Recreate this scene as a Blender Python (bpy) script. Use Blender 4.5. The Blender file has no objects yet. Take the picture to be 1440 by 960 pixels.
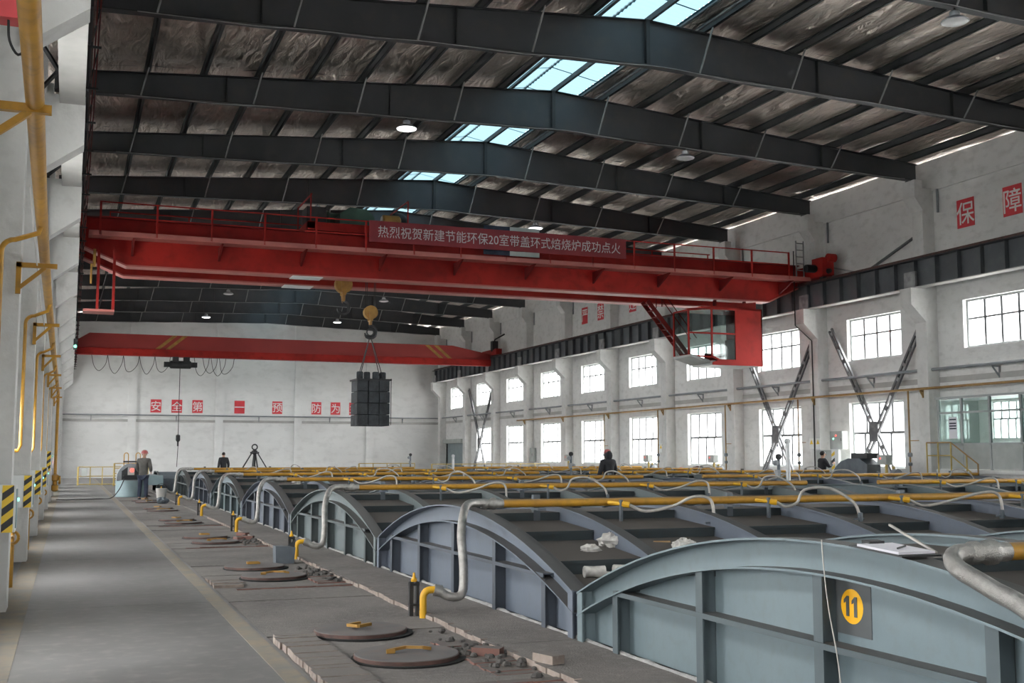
import bpy, math, random
from mathutils import Vector, Matrix
random.seed(7)
R = math.radians
scene = bpy.context.scene
C = scene.collection

# ------------------------------------------------------------------ camera, sky, exposure
EYE = 1.62
cam_d = bpy.data.cameras.new('camera'); cam_d.sensor_width = 36.0
cam_d.lens = 1605.27 / 1440 * 36.0; cam_d.clip_end = 500
cam = bpy.data.objects.new('camera', cam_d); C.objects.link(cam)
cam.location = (0, 0, EYE); cam.rotation_euler = (math.pi/2 + 0.0990, 0, -0.3680)
scene.camera = cam

wd = bpy.data.worlds.new('overcast_sky'); scene.world = wd; wd.use_nodes = True
bg = wd.node_tree.nodes['Background']
bg.inputs['Color'].default_value = (1.0, 1.0, 1.0, 1); bg.inputs['Strength'].default_value = 1.0

vs = scene.view_settings
vs.view_transform = 'Standard'; vs.look = 'None'; vs.gamma = 1.0; vs.use_curve_mapping = False
vs.exposure = 4.85
scene.cycles.sample_clamp_direct = 0.20   # highlights saturate, as on a sensor
LAMP = 1.2          # radiance of a lit lamp

# ------------------------------------------------------------------ dimensions of the hall (metres)
XW = 27.08           # inner face of the right wall
XL = -0.95           # inner face of the left wall
YB = 86.0            # inner face of the back wall
YF = -11.3           # wall behind the photographer
XR = 13.13           # ridge
RY = 0.7             # first roof frame; one every 6 m
LY = 7.25            # first left column; one every 6 m
WY = 29.26           # far jamb of a right window; one every 6 m
LX = 4.25            # front of the first lid row
LX2 = 15.0           # front of the second lid row
LYC = 5.74           # centre of the nearest lid
PIT = 6.9            # lid pitch
def roof_z(x): return 12.70 - 0.075*abs(x - XR)
def raft_top(x): return 12.47 - 0.075*abs(x - XR)
def raft_bot(x): return 11.30 - 0.030*abs(x - XR)

# ------------------------------------------------------------------ materials
MATS = {}
def mat(name, col, col2=None, rough=0.7, metal=0.0, scale=3.0, bump=0.0, bscale=40.0, dust=None, dust_amt=0.8,
        fine=None, fscale=30.0, famt=0.35, emit=None, estr=1.0, stretch=None, lo=0.35, hi=0.68, spec=0.5):
    m = bpy.data.materials.new(name); m.use_nodes = True
    nt = m.node_tree; N = nt.nodes; L = nt.links; b = N['Principled BSDF']
    b.inputs['Roughness'].default_value = rough; b.inputs['Metallic'].default_value = metal
    b.inputs['Specular IOR Level'].default_value = spec
    geo = N.new('ShaderNodeNewGeometry'); pos = geo.outputs['Position']
    if stretch:
        mp = N.new('ShaderNodeMapping'); mp.inputs['Scale'].default_value = stretch
        L.new(pos, mp.inputs['Vector']); pos = mp.outputs['Vector']
    src = None
    def mix(fac, a, c):
        x = N.new('ShaderNodeMix'); x.data_type = 'RGBA'
        L.new(fac, x.inputs[0])
        for i, v in ((6, a), (7, c)):
            if isinstance(v, tuple): x.inputs[i].default_value = (*v, 1)
            else: L.new(v, x.inputs[i])
        return x.outputs[2]
    def noise(s, d=4.0):
        n = N.new('ShaderNodeTexNoise'); n.inputs['Scale'].default_value = s; n.inputs['Detail'].default_value = d
        L.new(pos, n.inputs['Vector']); return n.outputs['Fac']
    def ramp(fac, a, c, top=1.0):
        r = N.new('ShaderNodeMapRange'); r.inputs['From Min'].default_value = a; r.inputs['From Max'].default_value = c
        r.inputs['To Max'].default_value = top
        L.new(fac, r.inputs['Value']); return r.outputs['Result']
    cur = tuple(col)
    if col2: cur = mix(ramp(noise(scale), lo, hi), cur, tuple(col2))
    if fine: cur = mix(ramp(noise(fscale), 0.5, 0.75, famt), cur, tuple(fine))
    if dust:
        sp = N.new('ShaderNodeSeparateXYZ'); L.new(geo.outputs['Normal'], sp.inputs[0])
        cur = mix(ramp(sp.outputs['Z'], 0.45, 0.85, dust_amt), cur, tuple(dust))
    if isinstance(cur, tuple): b.inputs['Base Color'].default_value = (*cur, 1)
    else: L.new(cur, b.inputs['Base Color'])
    if bump:
        bp = N.new('ShaderNodeBump'); bp.inputs['Strength'].default_value = bump; bp.inputs['Distance'].default_value = 0.03
        L.new(noise(bscale, 5.0), bp.inputs['Height']); L.new(bp.outputs['Normal'], b.inputs['Normal'])
    if emit:
        b.inputs['Emission Color'].default_value = (*emit, 1); b.inputs['Emission Strength'].default_value = estr
    MATS[name] = m
    return m

mat('wall_paint', (.74,.735,.72), (.65,.645,.63), .9, scale=.5, fine=(.42,.41,.39), fscale=2.4, famt=.45, bump=.35, bscale=9, stretch=(1,1,1.8))
mat('back_paint', (.82,.815,.80), (.74,.735,.72), .9, scale=.35, fine=(.5,.49,.47), fscale=1.6, famt=.3, bump=.3, bscale=8, stretch=(1,1,1.8))
mat('pillar_paint', (.70,.695,.68), (.60,.595,.58), .9, scale=1.2, fine=(.38,.37,.35), fscale=5, famt=.3, bump=.25, bscale=12)
mat('plinth_dirt', (.34,.33,.32), (.24,.23,.22), .9, scale=2)
mat('plate_floor', (.150,.144,.142), (.112,.107,.105), .6, scale=.9, fine=(.21,.195,.185), fscale=7, famt=.5)
mat('deck', (.165,.150,.138), (.115,.104,.097), .95, scale=1.1, fine=(.24,.22,.20), fscale=14, famt=.5, bump=.5, bscale=60)
mat('deck_dark', (.10,.092,.086), (.07,.064,.06), .95, scale=2, bump=.6, bscale=50)
mat('stripe', (.215,.175,.125), (.16,.148,.132), .8, scale=2.5, fine=(.14,.133,.128), fscale=9, famt=.8)
mat('brick_pale', (.31,.25,.215), (.20,.155,.135), .9, scale=6, fine=(.38,.34,.31), fscale=20, famt=.6, dust=(.125,.112,.102), dust_amt=.95)
mat('brick_red', (.22,.105,.085), (.14,.08,.07), .9, scale=6, dust=(.105,.092,.084), dust_amt=.95)
mat('manhole', (.125,.115,.11), (.095,.088,.085), .8, scale=3, fine=(.15,.10,.085), fscale=9, famt=.5)
mat('rust_edge', (.13,.068,.055), (.07,.042,.038), .8, scale=8)
mat('hole_black', (.012,.012,.012), None, .95)
LIDC = [((.152,.194,.212),(.132,.172,.190)), ((.130,.150,.188),(.112,.132,.168)), ((.150,.178,.184),(.130,.157,.164)), ((.142,.158,.195),(.122,.140,.174))]
for i, (a, b) in enumerate(LIDC):
    mat('lid_paint%d' % i, a, b, .55, scale=1.3, fine=(.11,.118,.12), fscale=11, famt=.25, dust=(.070,.065,.060), dust_amt=.92, bump=.05, bscale=20)
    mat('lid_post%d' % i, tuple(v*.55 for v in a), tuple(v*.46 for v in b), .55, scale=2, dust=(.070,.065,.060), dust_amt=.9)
mat('lid_plate', (.046,.060,.066), (.036,.047,.052), .8, scale=2, fine=(.05,.046,.042), fscale=12, famt=.4, dust=(.088,.076,.067), dust_amt=.97)
mat('lid_patch', (.075,.08,.083), (.06,.065,.068), .6, scale=5)
mat('seal_fibre', (.46,.45,.44), (.30,.29,.28), .95, scale=9, bump=.8, bscale=70)
mat('gas_yellow', (.50,.255,.02), (.38,.19,.025), .45, scale=2.5, fine=(.20,.12,.03), fscale=12, famt=.5, dust=(.20,.15,.10), dust_amt=.5)
mat('bright_yellow', (.72,.40,.015), (.60,.32,.02), .45, scale=4)
mat('disc_yellow', (.85,.43,.01), None, .5)
mat('braid_steel', (.62,.60,.57), (.42,.40,.38), .33, metal=.85, scale=14, bump=.35, bscale=160)
mat('hose_pale', (.50,.47,.43), (.33,.31,.29), .5, metal=.35, scale=9)
mat('post_steel', (.12,.14,.16), (.085,.10,.115), .6, scale=4)
mat('dark_steel', (.030,.032,.036), (.022,.023,.026), .55, scale=1.5, fine=(.05,.048,.045), fscale=5, famt=.35)
mat('rafter_steel', (.060,.064,.072), (.044,.047,.052), .5, scale=.8, fine=(.08,.075,.068), fscale=2.5, famt=.5)
mat('purlin_steel', (.060,.066,.070), (.045,.048,.052), .55, scale=1.2)
mat('rod_steel', (.30,.30,.30), (.20,.20,.20), .5, scale=4)
mat('foil', (.86,.75,.67), (.60,.52,.46), .31, metal=1.0, scale=.6, fine=(.42,.36,.32), fscale=2.2, famt=.6, bump=1.0, bscale=4.5)
mat('roof_sheet', (.12,.12,.125), None, .7)
mat('beam_steel', (.105,.115,.125), (.08,.088,.096), .5, scale=1.0, fine=(.17,.17,.17), fscale=3, famt=.3)
mat('beam_scuff', (.38,.38,.38), (.20,.20,.205), .6, scale=4)
mat('concrete', (.46,.45,.43), (.37,.36,.345), .9, scale=1.5)
mat('crane_red', (.42,.024,.018), (.24,.015,.012), .6, scale=.6, fine=(.17,.015,.013), fscale=3, famt=.6, spec=.2)
mat('crane_red_dark', (.19,.018,.016), (.12,.012,.011), .6, scale=.8, spec=.2)
mat('crane_flange', (.50,.16,.135), (.40,.12,.105), .5, scale=1.5)
mat('crane_red_back', (.33,.035,.03), (.27,.028,.025), .5, scale=.6)
mat('hook_yellow', (.40,.22,.045), (.28,.14,.03), .5, scale=4)
mat('black', (.018,.018,.019), (.028,.028,.03), .6, scale=5)
mat('carbon', (.050,.056,.062), (.022,.025,.028), .85, scale=5, fine=(.075,.08,.085), fscale=16, famt=.5, bump=.4, bscale=30)
mat('hoist_green', (.045,.11,.08), (.03,.08,.06), .5, scale=3)
mat('grey_pipe', (.25,.265,.28), (.19,.20,.21), .5, scale=2)
mat('wall_gas_pipe', (.36,.22,.07), (.27,.15,.06), .5, scale=3)
mat('brace_steel', (.15,.15,.155), (.10,.10,.105), .55, scale=3, fine=(.36,.35,.34), fscale=5, famt=.4)
mat('frame_white', (.40,.42,.42), (.34,.36,.36), .5, scale=3)
mat('bar_grey', (.12,.122,.125), None, .5)
mat('shutter', (.27,.32,.33), (.22,.27,.28), .5, scale=2)
mat('sign_red', (.72,.055,.07), (.64,.05,.06), .5, scale=2)
mat('sign_white', (.80,.80,.78), None, .6)
mat('banner_red', (.26,.03,.036), (.20,.024,.03), .8, scale=1.5)
mat('banner_text', (.55,.50,.50), None, .8)
mat('cab_white', (.80,.82,.82), (.74,.76,.76), .4, scale=3)
mat('cab_grey', (.40,.42,.40), (.34,.36,.34), .5, scale=3)
mat('warn_black', (.02,.02,.022), None, .5)
mat('warn_yellow', (.85,.58,.05), None, .5)
mat('fence_yellow', (.50,.37,.11), (.38,.27,.08), .6, scale=4)
mat('tank_teal', (.26,.35,.37), (.20,.27,.285), .55, scale=2, dust=(.2,.2,.2), dust_amt=.5)
mat('paper', (.80,.78,.84), None, .8)
mat('rag', (.66,.64,.60), (.42,.40,.38), .95, scale=14)
mat('plastic_film', (.62,.62,.66), (.45,.45,.48), .25, scale=9)
mat('skin', (.42,.24,.165), None, .6)
mat('coat_grey', (.105,.10,.092), (.075,.072,.067), .9, scale=6)
mat('trouser_navy', (.035,.045,.075), (.025,.03,.05), .9, scale=6)
mat('coat_black', (.026,.026,.03), (.018,.018,.021), .85, scale=5)
mat('helmet_red', (.36,.08,.075), None, .4)
mat('hair', (.018,.014,.012), None, .7)
mat('lamp_alu', (.45,.46,.48), None, .35, metal=.7)
mat('lamp_lit', (1,1,1), None, .4, emit=(.93,.97,1.0), estr=LAMP)
mat('lamp_off', (.7,.7,.7), None, .3)
mat('led_red', (.5,.02,.02), None, .4, emit=(1.0,.08,.06), estr=.12)
mat('led_green', (.05,.4,.2), None, .4, emit=(.25,1.0,.6), estr=.10)
mat('wood', (.35,.22,.11), None, .7)
mat('cord', (.03,.03,.03), None, .7)
mat('bright_pole', (.60,.61,.62), (.45,.46,.47), .35, metal=.6, scale=6)
mat('ground', (.42,.42,.41), None, .95)
mat('bag_white', (.62,.60,.57), None, .8)

def glass_mat(name, tint, gloss=0.08):
    m = bpy.data.materials.new(name); m.use_nodes = True
    nt = m.node_tree; nt.nodes.remove(nt.nodes['Principled BSDF']); out = nt.nodes['Material Output']
    t = nt.nodes.new('ShaderNodeBsdfTransparent'); t.inputs['Color'].default_value = (*tint, 1)
    g = nt.nodes.new('ShaderNodeBsdfGlossy'); g.inputs['Roughness'].default_value = 0.05
    x = nt.nodes.new('ShaderNodeMixShader'); x.inputs[0].default_value = gloss
    nt.links.new(t.outputs[0], x.inputs[1]); nt.links.new(g.outputs[0], x.inputs[2]); nt.links.new(x.outputs[0], out.inputs[0])
    MATS[name] = m
glass_mat('pane_glass', (.97,.98,.98), .05)
glass_mat('booth_glass', (.80,.88,.86), .10)
glass_mat('cabin_glass', (.72,.82,.80), .12)
def sheet_mat(name, tint, trans):
    m = bpy.data.materials.new(name); m.use_nodes = True
    nt = m.node_tree; nt.nodes.remove(nt.nodes['Principled BSDF']); out = nt.nodes['Material Output']
    t = nt.nodes.new('ShaderNodeBsdfTransparent'); t.inputs['Color'].default_value = (*trans, 1)
    g = nt.nodes.new('ShaderNodeBsdfTranslucent'); g.inputs['Color'].default_value = (*tint, 1)
    x = nt.nodes.new('ShaderNodeMixShader'); x.inputs[0].default_value = 0.45
    nt.links.new(t.outputs[0], x.inputs[1]); nt.links.new(g.outputs[0], x.inputs[2]); nt.links.new(x.outputs[0], out.inputs[0])
    MATS[name] = m
sheet_mat('skylight_sheet', (.034,.050,.056), (.015,.030,.036))

# a tread plate: rows of small raised lozenges as fine relief
def tread(m):
    nt = m.node_tree; N = nt.nodes; L = nt.links; b = N['Principled BSDF']
    geo = N.new('ShaderNodeNewGeometry'); mp = N.new('ShaderNodeMapping'); mp.inputs['Scale'].default_value = (11, 11, 1)
    mp.inputs['Rotation'].default_value = (0, 0, R(45)); L.new(geo.outputs['Position'], mp.inputs['Vector'])
    w = N.new('ShaderNodeTexChecker'); w.inputs['Scale'].default_value = 1.0
    w.inputs['Color1'].default_value = (1,1,1,1); w.inputs['Color2'].default_value = (.3,.3,.3,1)
    L.new(mp.outputs[0], w.inputs['Vector'])
    bp = N.new('ShaderNodeBump'); bp.inputs['Strength'].default_value = .35; bp.inputs['Distance'].default_value = .01
    L.new(w.outputs['Fac'], bp.inputs['Height']); L.new(bp.outputs[0], b.inputs['Normal'])
tread(MATS['plate_floor'])
def crinkle(m):   # sharper wrinkles of foil facing
    nt = m.node_tree; N = nt.nodes; L = nt.links; b = N['Principled BSDF']
    geo = N.new('ShaderNodeNewGeometry'); mp = N.new('ShaderNodeMapping'); mp.inputs['Scale'].default_value = (2.2, .55, 1)
    L.new(geo.outputs['Position'], mp.inputs['Vector'])
    n = N.new('ShaderNodeTexNoise'); n.inputs['Scale'].default_value = 1.6; n.inputs['Detail'].default_value = 6; n.inputs['Distortion'].default_value = 1.2
    L.new(mp.outputs[0], n.inputs['Vector'])
    bp = N.new('ShaderNodeBump'); bp.inputs['Strength'].default_value = .9; bp.inputs['Distance'].default_value = .34
    L.new(n.outputs['Fac'], bp.inputs['Height']); L.new(bp.outputs[0], b.inputs['Normal'])
crinkle(MATS['foil'])

# ------------------------------------------------------------------ mesh building
class MB:
    def __init__(s): s.v = []; s.f = []
    def add(s, vs, fs):
        n = len(s.v); s.v += [tuple(v) for v in vs]; s.f += [tuple(i + n for i in f) for f in fs]; return s
    def box(s, x0, y0, z0, x1, y1, z1):
        return s.add([(x0,y0,z0),(x1,y0,z0),(x1,y1,z0),(x0,y1,z0),(x0,y0,z1),(x1,y0,z1),(x1,y1,z1),(x0,y1,z1)],
                     [(0,3,2,1),(4,5,6,7),(0,1,5,4),(1,2,6,5),(2,3,7,6),(3,0,4,7)])
    def cbox(s, cx, cy, cz, sx, sy, sz):
        return s.box(cx-sx/2, cy-sy/2, cz-sz/2, cx+sx/2, cy+sy/2, cz+sz/2)
    def bar(s, p, q, w, h=None, up=(0,0,1)):
        h = h or w; p = Vector(p); q = Vector(q); d = (q-p).normalized(); up = Vector(up)
        if abs(d.dot(up)) > .98: up = Vector((0,1,0))
        a = d.cross(up).normalized()*w/2; b = a.cross(d).normalized()*h/2
        vs = [p-a-b, p+a-b, p+a+b, p-a+b, q-a-b, q+a-b, q+a+b, q-a+b]
        return s.add(vs, [(0,1,2,3),(7,6,5,4),(0,4,5,1),(1,5,6,2),(2,6,7,3),(3,7,4,0)])
    def prism(s, poly, axis, a, b):
        def m(p, t): return {'x': (t,p[0],p[1]), 'y': (p[0],t,p[1]), 'z': (p[0],p[1],t)}[axis]
        n = len(poly); vs = [m(p,a) for p in poly] + [m(p,b) for p in poly]
        fs = [tuple(range(n-1,-1,-1)), tuple(range(n,2*n))] + [(i,(i+1)%n,(i+1)%n+n,i+n) for i in range(n)]
        return s.add(vs, fs)
    def tube(s, pts, r, n=8, caps=True):
        P = [Vector(p) for p in pts]; k = len(P); vs = []; ref = None
        for i, p in enumerate(P):
            d = (P[min(i+1,k-1)] - P[max(i-1,0)]).normalized()
            if ref is None: ref = Vector((0,0,1)) if abs(d.z) < .9 else Vector((1,0,0))
            a = (ref - d*ref.dot(d)).normalized(); ref = a; b = d.cross(a)
            rr = r[i] if isinstance(r, (list, tuple)) else r
            for j in range(n):
                t = 2*math.pi*j/n; vs.append(p + a*math.cos(t)*rr + b*math.sin(t)*rr)
        fs = [(i*n+j, i*n+(j+1)%n, (i+1)*n+(j+1)%n, (i+1)*n+j) for i in range(k-1) for j in range(n)]
        if caps: fs += [tuple(range(n-1,-1,-1)), tuple((k-1)*n+j for j in range(n))]
        return s.add(vs, fs)
    def lathe(s, prof, c=(0,0,0), n=16, axis='z'):
        vs = []
        for r, h in prof:
            for j in range(n):
                t = 2*math.pi*j/n; a, b = r*math.cos(t), r*math.sin(t)
                vs.append({'z': (c[0]+a,c[1]+b,c[2]+h), 'x': (c[0]+h,c[1]+a,c[2]+b), 'y': (c[0]+a,c[1]+h,c[2]-b)}[axis])
        k = len(prof)
        fs = [(i*n+j, i*n+(j+1)%n, (i+1)*n+(j+1)%n, (i+1)*n+j) for i in range(k-1) for j in range(n)]
        fs += [tuple(range(n-1,-1,-1)), tuple((k-1)*n+j for j in range(n))]
        return s.add(vs, fs)
    def ball(s, c, rx, ry=None, rz=None, n=10, m=6):
        ry = ry or rx; rz = rz or rx
        prof = [(math.sin(math.pi*i/m), -math.cos(math.pi*i/m)) for i in range(m+1)]
        prof[0] = (.02, -1); prof[-1] = (.02, 1)
        t = MB().lathe(prof, (0,0,0), n)
        return s.add([(c[0]+v[0]*rx, c[1]+v[1]*ry, c[2]+v[2]*rz) for v in t.v], t.f)
    def strip(s, a, b):     # quad strip between two polylines
        n = len(a); return s.add(list(a)+list(b), [(i,i+1,n+i+1,n+i) for i in range(n-1)])

def origin(o):
    v = Vector((0,0,0))
    while o: v += o.location; o = o.parent
    return v
def to_mesh(mb, name, m, smooth=0, off=(0,0,0)):
    me = bpy.data.meshes.new(name); off = Vector(off)
    me.from_pydata([Vector(v)-off for v in mb.v], [], mb.f)
    if m: me.materials.append(MATS[m])
    if smooth:
        me.polygons.foreach_set('use_smooth', [True]*len(me.polygons)); me.set_sharp_from_angle(angle=R(smooth))
    me.update(); return me
def tag(o, label=None, cat=None, group=None, kind=None):
    if label: o['label'] = label
    if cat: o['category'] = cat
    if group: o['group'] = group
    if kind: o['kind'] = kind
    return o
def obj(name, mb, m, parent=None, label=None, cat=None, group=None, kind=None, smooth=0, at=None):
    """one mesh object; mb in world coordinates unless `at` places it"""
    base = origin(parent) if parent else Vector((0,0,0))
    if isinstance(mb, bpy.types.Mesh): me = mb
    else: me = to_mesh(mb, name, m, smooth, base if at is None else (0,0,0))
    o = bpy.data.objects.new(name, me); C.objects.link(o)
    if parent: o.parent = parent
    if at is not None: o.location = Vector(at) - base
    return tag(o, label, cat, group, kind)
def thing(name, loc, label=None, cat=None, group=None, kind=None, parent=None):
    o = bpy.data.objects.new(name, None); C.objects.link(o); o.empty_display_size = .2
    o.location = Vector(loc) - (origin(parent) if parent else Vector((0,0,0)))
    if parent: o.parent = parent
    return tag(o, label, cat, group, kind)
def copy_tree(o, parent=None):
    c = o.copy(); C.objects.link(c); c.parent = parent
    for ch in list(o.children): copy_tree(ch, c)
    return c
def dup(o, loc, label=None):
    c = copy_tree(o); c.location = loc
    if label: c['label'] = label
    return c
def arc(c, r, a0, a1, n, plane='xz'):
    out = []
    for i in range(n+1):
        t = a0 + (a1-a0)*i/n; u, v = r*math.cos(t), r*math.sin(t)
        out.append({'xz': (c[0]+u,c[1],c[2]+v), 'yz': (c[0],c[1]+u,c[2]+v), 'xy': (c[0]+u,c[1]+v,c[2])}[plane])
    return out
def spline(pts, n=6):
    P = [Vector(p) for p in pts]; P = [2*P[0]-P[1]] + P + [2*P[-1]-P[-2]]; out = []
    for i in range(1, len(P)-2):
        a, b, c, d = P[i-1:i+3]
        for k in range(n):
            t = k/n
            out.append(.5*((2*b) + (c-a)*t + (2*a-5*b+4*c-d)*t*t + (3*b-a-3*c+d)*t**3))
    out.append(P[-2]); return out
def glyphs(body, size, depth=.004, bold=.012):
    c = bpy.data.curves.new('lettering', 'FONT'); c.body = body; c.size = size; c.extrude = depth; c.offset = bold*size
    c.align_x = 'CENTER'; c.align_y = 'CENTER'; c.resolution_u = 3
    o = bpy.data.objects.new('lettering', c); C.objects.link(o)
    dg = bpy.context.evaluated_depsgraph_get(); dg.update()
    me = bpy.data.meshes.new_from_object(o.evaluated_get(dg)); mb = MB()
    vs = [v.co.copy() for v in me.vertices]
    xs = [v.x for v in vs]; ys = [v.y for v in vs]
    cx, cy = (min(xs)+max(xs))/2, (min(ys)+max(ys))/2
    mb.v = [(v.x-cx, v.y-cy, v.z) for v in vs]; mb.f = [tuple(p.vertices) for p in me.polygons]
    bpy.data.objects.remove(o); bpy.data.curves.remove(c); bpy.data.meshes.remove(me)
    return mb
def face_minus_x(mb, c):    # text on a plane that faces -X
    t = MB(); t.v = [(c[0]-v[2], c[1]-v[0], c[2]+v[1]) for v in mb.v]; t.f = mb.f; return t
def face_minus_y(mb, c):
    t = MB(); t.v = [(c[0]+v[0], c[1]-v[2], c[2]+v[1]) for v in mb.v]; t.f = mb.f; return t
ORD = ['nearest', 'second nearest', 'third nearest', 'fourth nearest', 'fifth nearest', 'sixth nearest', 'seventh nearest', 'eighth nearest', 'ninth nearest', 'tenth nearest', 'eleventh nearest', 'farthest']

# ================================================================== THE SETTING
# ---- floor: base, tread plates of the walkway, furnace deck slabs
floor = obj('floor', MB().box(XL-.3, YF-.3, -.6, XW+.3, YB+.3, -.06), 'deck_dark', kind='structure')
y = 1.1; first = None
for i in range(-2, 15):
    y0, y1 = 1.2 + 6*i, 1.2 + 6*(i+1)
    if first is None:
        first = to_mesh(MB().box(-.95, .006, -.06, 1.70, 5.994, 0), 'floor_plate', 'plate_floor')
    obj('floor_plate', first, None, floor, at=(0, y0, 0))
obj('edge_stripe', MB().box(1.50, -8, -.02, 1.66, 84, .004), 'stripe', floor)
obj('edge_stripe', MB().box(-.62, -8, -.02, -.36, 60, .004), 'stripe', floor)
# deck slabs between walkway and lids, one set per furnace section
for k in range(0, 8):
    yc = LYC + PIT*k; edges = [-3.45, -2.1, -.45, .55, 1.35, 2.55, 3.45]
    for a, b in zip(edges, edges[1:]):
        dz = random.uniform(-.012, .004)
        obj('deck_slab', MB().box(1.70, yc+a+.008, -.06, 3.40, yc+b-.008, dz), 'deck', floor)
    obj('deck_slab', MB().box(3.40, yc-3.44, -.06, 4.20, yc+3.44, .035), 'deck', floor)
obj('deck_slab', MB().box(1.70, LYC+PIT*8-3.45, -.06, XW, YB, 0), 'deck', floor)
obj('deck_slab', MB().box(13.95, 0, -.06, 14.9, LYC+PIT*8-3.45, 0), 'deck', floor)
obj('deck_slab', MB().box(24.7, 0, -.06, XW, LYC+PIT*8-3.45, 0), 'deck', floor)
# kerb bricks along the lids
kb = to_mesh(MB().box(-.03, .004, -.06, .03, .236, .04), 'kerb_brick', 'brick_pale')
for i in range(105):
    b = obj('kerb_brick', kb, None, floor, at=(3.41+random.uniform(-.012,.012), 5.4+.24*i, random.uniform(-.012,.004)))
# exposed brick course beside the stripe
cb = to_mesh(MB().box(0, .004, -.05, .36, .112, .045), 'brick', 'brick_pale')
for i in range(21):
    obj('brick', cb, None, floor, at=(1.72+random.uniform(-.012,.014), 7.9+.116*i, random.uniform(-.006,.006)))
for i in range(9):
    obj('brick', cb, None, floor, at=(1.72+random.uniform(-.012,.014), 14.6+.116*i, random.uniform(-.03,-.015)))
rb = to_mesh(MB().box(0, .004, -.05, .36, .112, .012), 'brick', 'brick_red')
for k in range(3):
    for i in range(14):
        obj('brick', rb, None, floor, at=(3.0+random.uniform(-.012,.012), 8.1+PIT*.95*k+.117*i, random.uniform(-.012,.0)))
rb2 = to_mesh(MB().box(.004, 0, -.05, .236, .11, .008), 'brick', 'brick_red')
for k in range(4):
    for i in range(6):
        obj('brick', rb2, None, floor, at=(1.95+.24*i, 7.75+PIT*.95*k, random.uniform(-.008,.004)))
# ---- right wall with window openings
def wall_y(name, x0, x1, y0, y1, z1, holes, m, zb=-.06):
    """wall along Y with rectangular holes (ya,yb,za,zb)"""
    ys = sorted({y0, y1} | {h[0] for h in holes} | {h[1] for h in holes}); mb = MB()
    for a, b in zip(ys, ys[1:]):
        cuts = sorted([(h[2], h[3]) for h in holes if h[0] <= a + 1e-6 and h[1] >= b - 1e-6]); z = zb
        for c0, c1 in cuts:
            if c0 > z: mb.box(x0, a, z, x1, b, c0)
            z = c1
        mb.box(x0, a, z, x1, b, z1)
    return obj(name, mb, m, kind='structure')
UZ = (5.09, 6.67); LZ = (1.15, 3.54); WW = 2.99
wins = []; holes = []
for n in range(-6, 10):
    yf = WY + 6*n
    holes.append((yf-WW, yf, *UZ)); wins.append((yf, 'u'))
    if n == 0: holes.append((27.0, 28.3, 2.12, 3.30))
    elif n < 9 and n != -1: holes.append((yf-WW, yf, *LZ)); wins.append((yf, 'l'))
holes.append((80.3, 84.3, -.06, 2.58))
TOPW = 11.61
wall_r = wall_y('wall_right', XW, XW+.26, YF, YB, TOPW, holes, 'wall_paint')
# ring beam, sill ledges
obj('ring_beam', MB().box(XW-.07, YF, 10.55, XW, YB, TOPW), 'wall_paint', wall_r)
for n in range(-1, 10):
    obj('ledge', MB().box(XW-.05, 31.0+6*n-6, 4.02, XW, 36.4+6*n-6, 4.20), 'concrete', wall_r)
# pilasters with crane corbel and roof head
pil = MB().box(26.60, -.26, -.06, XW, .26, 10.62)
pil_me = to_mesh(pil, 'pilaster', 'pillar_paint')
corb_me = to_mesh(MB().prism([(26.60,6.05),(26.60,7.18),(26.0,7.18),(26.0,6.62)], 'y', -.27, .27), 'corbel', 'pillar_paint')
head_me = to_mesh(MB().prism([(26.60,9.85),(26.60,10.88),(26.28,10.88),(26.28,10.28)], 'y', -.29, .29), 'pilaster_head', 'pillar_paint')
tie_me = to_mesh(MB().bar((26.62,-.55,9.75),(26.62,-.55,10.55),.06,.06), 'drain_stub', 'grey_pipe')
for n in range(2, 15):
    yy = RY + 6*n
    if yy < 18: continue
    p = obj('pilaster', pil_me, None, wall_r, at=(0, yy, 0))
    obj('corbel', corb_me, None, p, at=(0, yy, 0)); obj('pilaster_head', head_me, None, p, at=(0, yy, 0))
    obj('drain_stub', tie_me, None, p, at=(0.38, yy, 0))

# ---- windows: frame, glazing bars, panes
def make_window(kind):
    h = UZ[1]-UZ[0] if kind == 'u' else LZ[1]-LZ[0]
    w = thing('window_1', (0,0,0), kind='structure'); x0, x1 = .16, .22
    fr = MB().box(x0,-WW,0,x1,-WW+.07,h).box(x0,-.07,0,x1,0,h).box(x0,-WW,0,x1,0,.07).box(x0,-WW,h-.07,x1,0,h)
    obj('window_frame', fr, 'frame_white', w)
    cols = [-WW+.07+(WW-.14)*i/4 for i in range(5)]
    zt = h*.60 if kind == 'u' else h*.53
    rows = [(.07, zt), (zt, h-.07)]
    tw = .055 if kind == 'u' else .09
    obj('transom', MB().box(x0+.005,-WW+.07,zt-tw/2,x1-.005,-.07,zt+tw/2), 'bar_grey', w)
    for c in cols[1:4]:
        for (a, b) in rows:
            cc = c + (.12 if kind == 'l' and a < 1 else 0)
            obj('glazing_bar', MB().box(x0+.01,cc-.042,a,x1-.01,cc+.042,b), 'bar_grey', w)
    for a, b in rows:
        for c, d in zip(cols, cols[1:]):
            obj('pane', MB().box(.187,c,a,.193,d,b), 'pane_glass', w)
    return w
protos = {}; wn = 0
def put_window(kind, loc, flip=False):
    global wn
    if kind not in protos: protos[kind] = o = make_window(kind)
    else: o = copy_tree(protos[kind])
    wn += 1; o.name = 'window_%d' % wn; o.location = loc
    if flip: o.rotation_euler = (0, 0, math.pi)
    return o
for yf, kd in sorted(wins, key=lambda t: t[0]):
    put_window(kd, (XW, yf, UZ[0] if kd == 'u' else LZ[0]))
bw = put_window('l', (XW, 28.3, 2.12)); bw.scale = (1, 1.3/WW, 1.18/(LZ[1]-LZ[0]))
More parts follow.
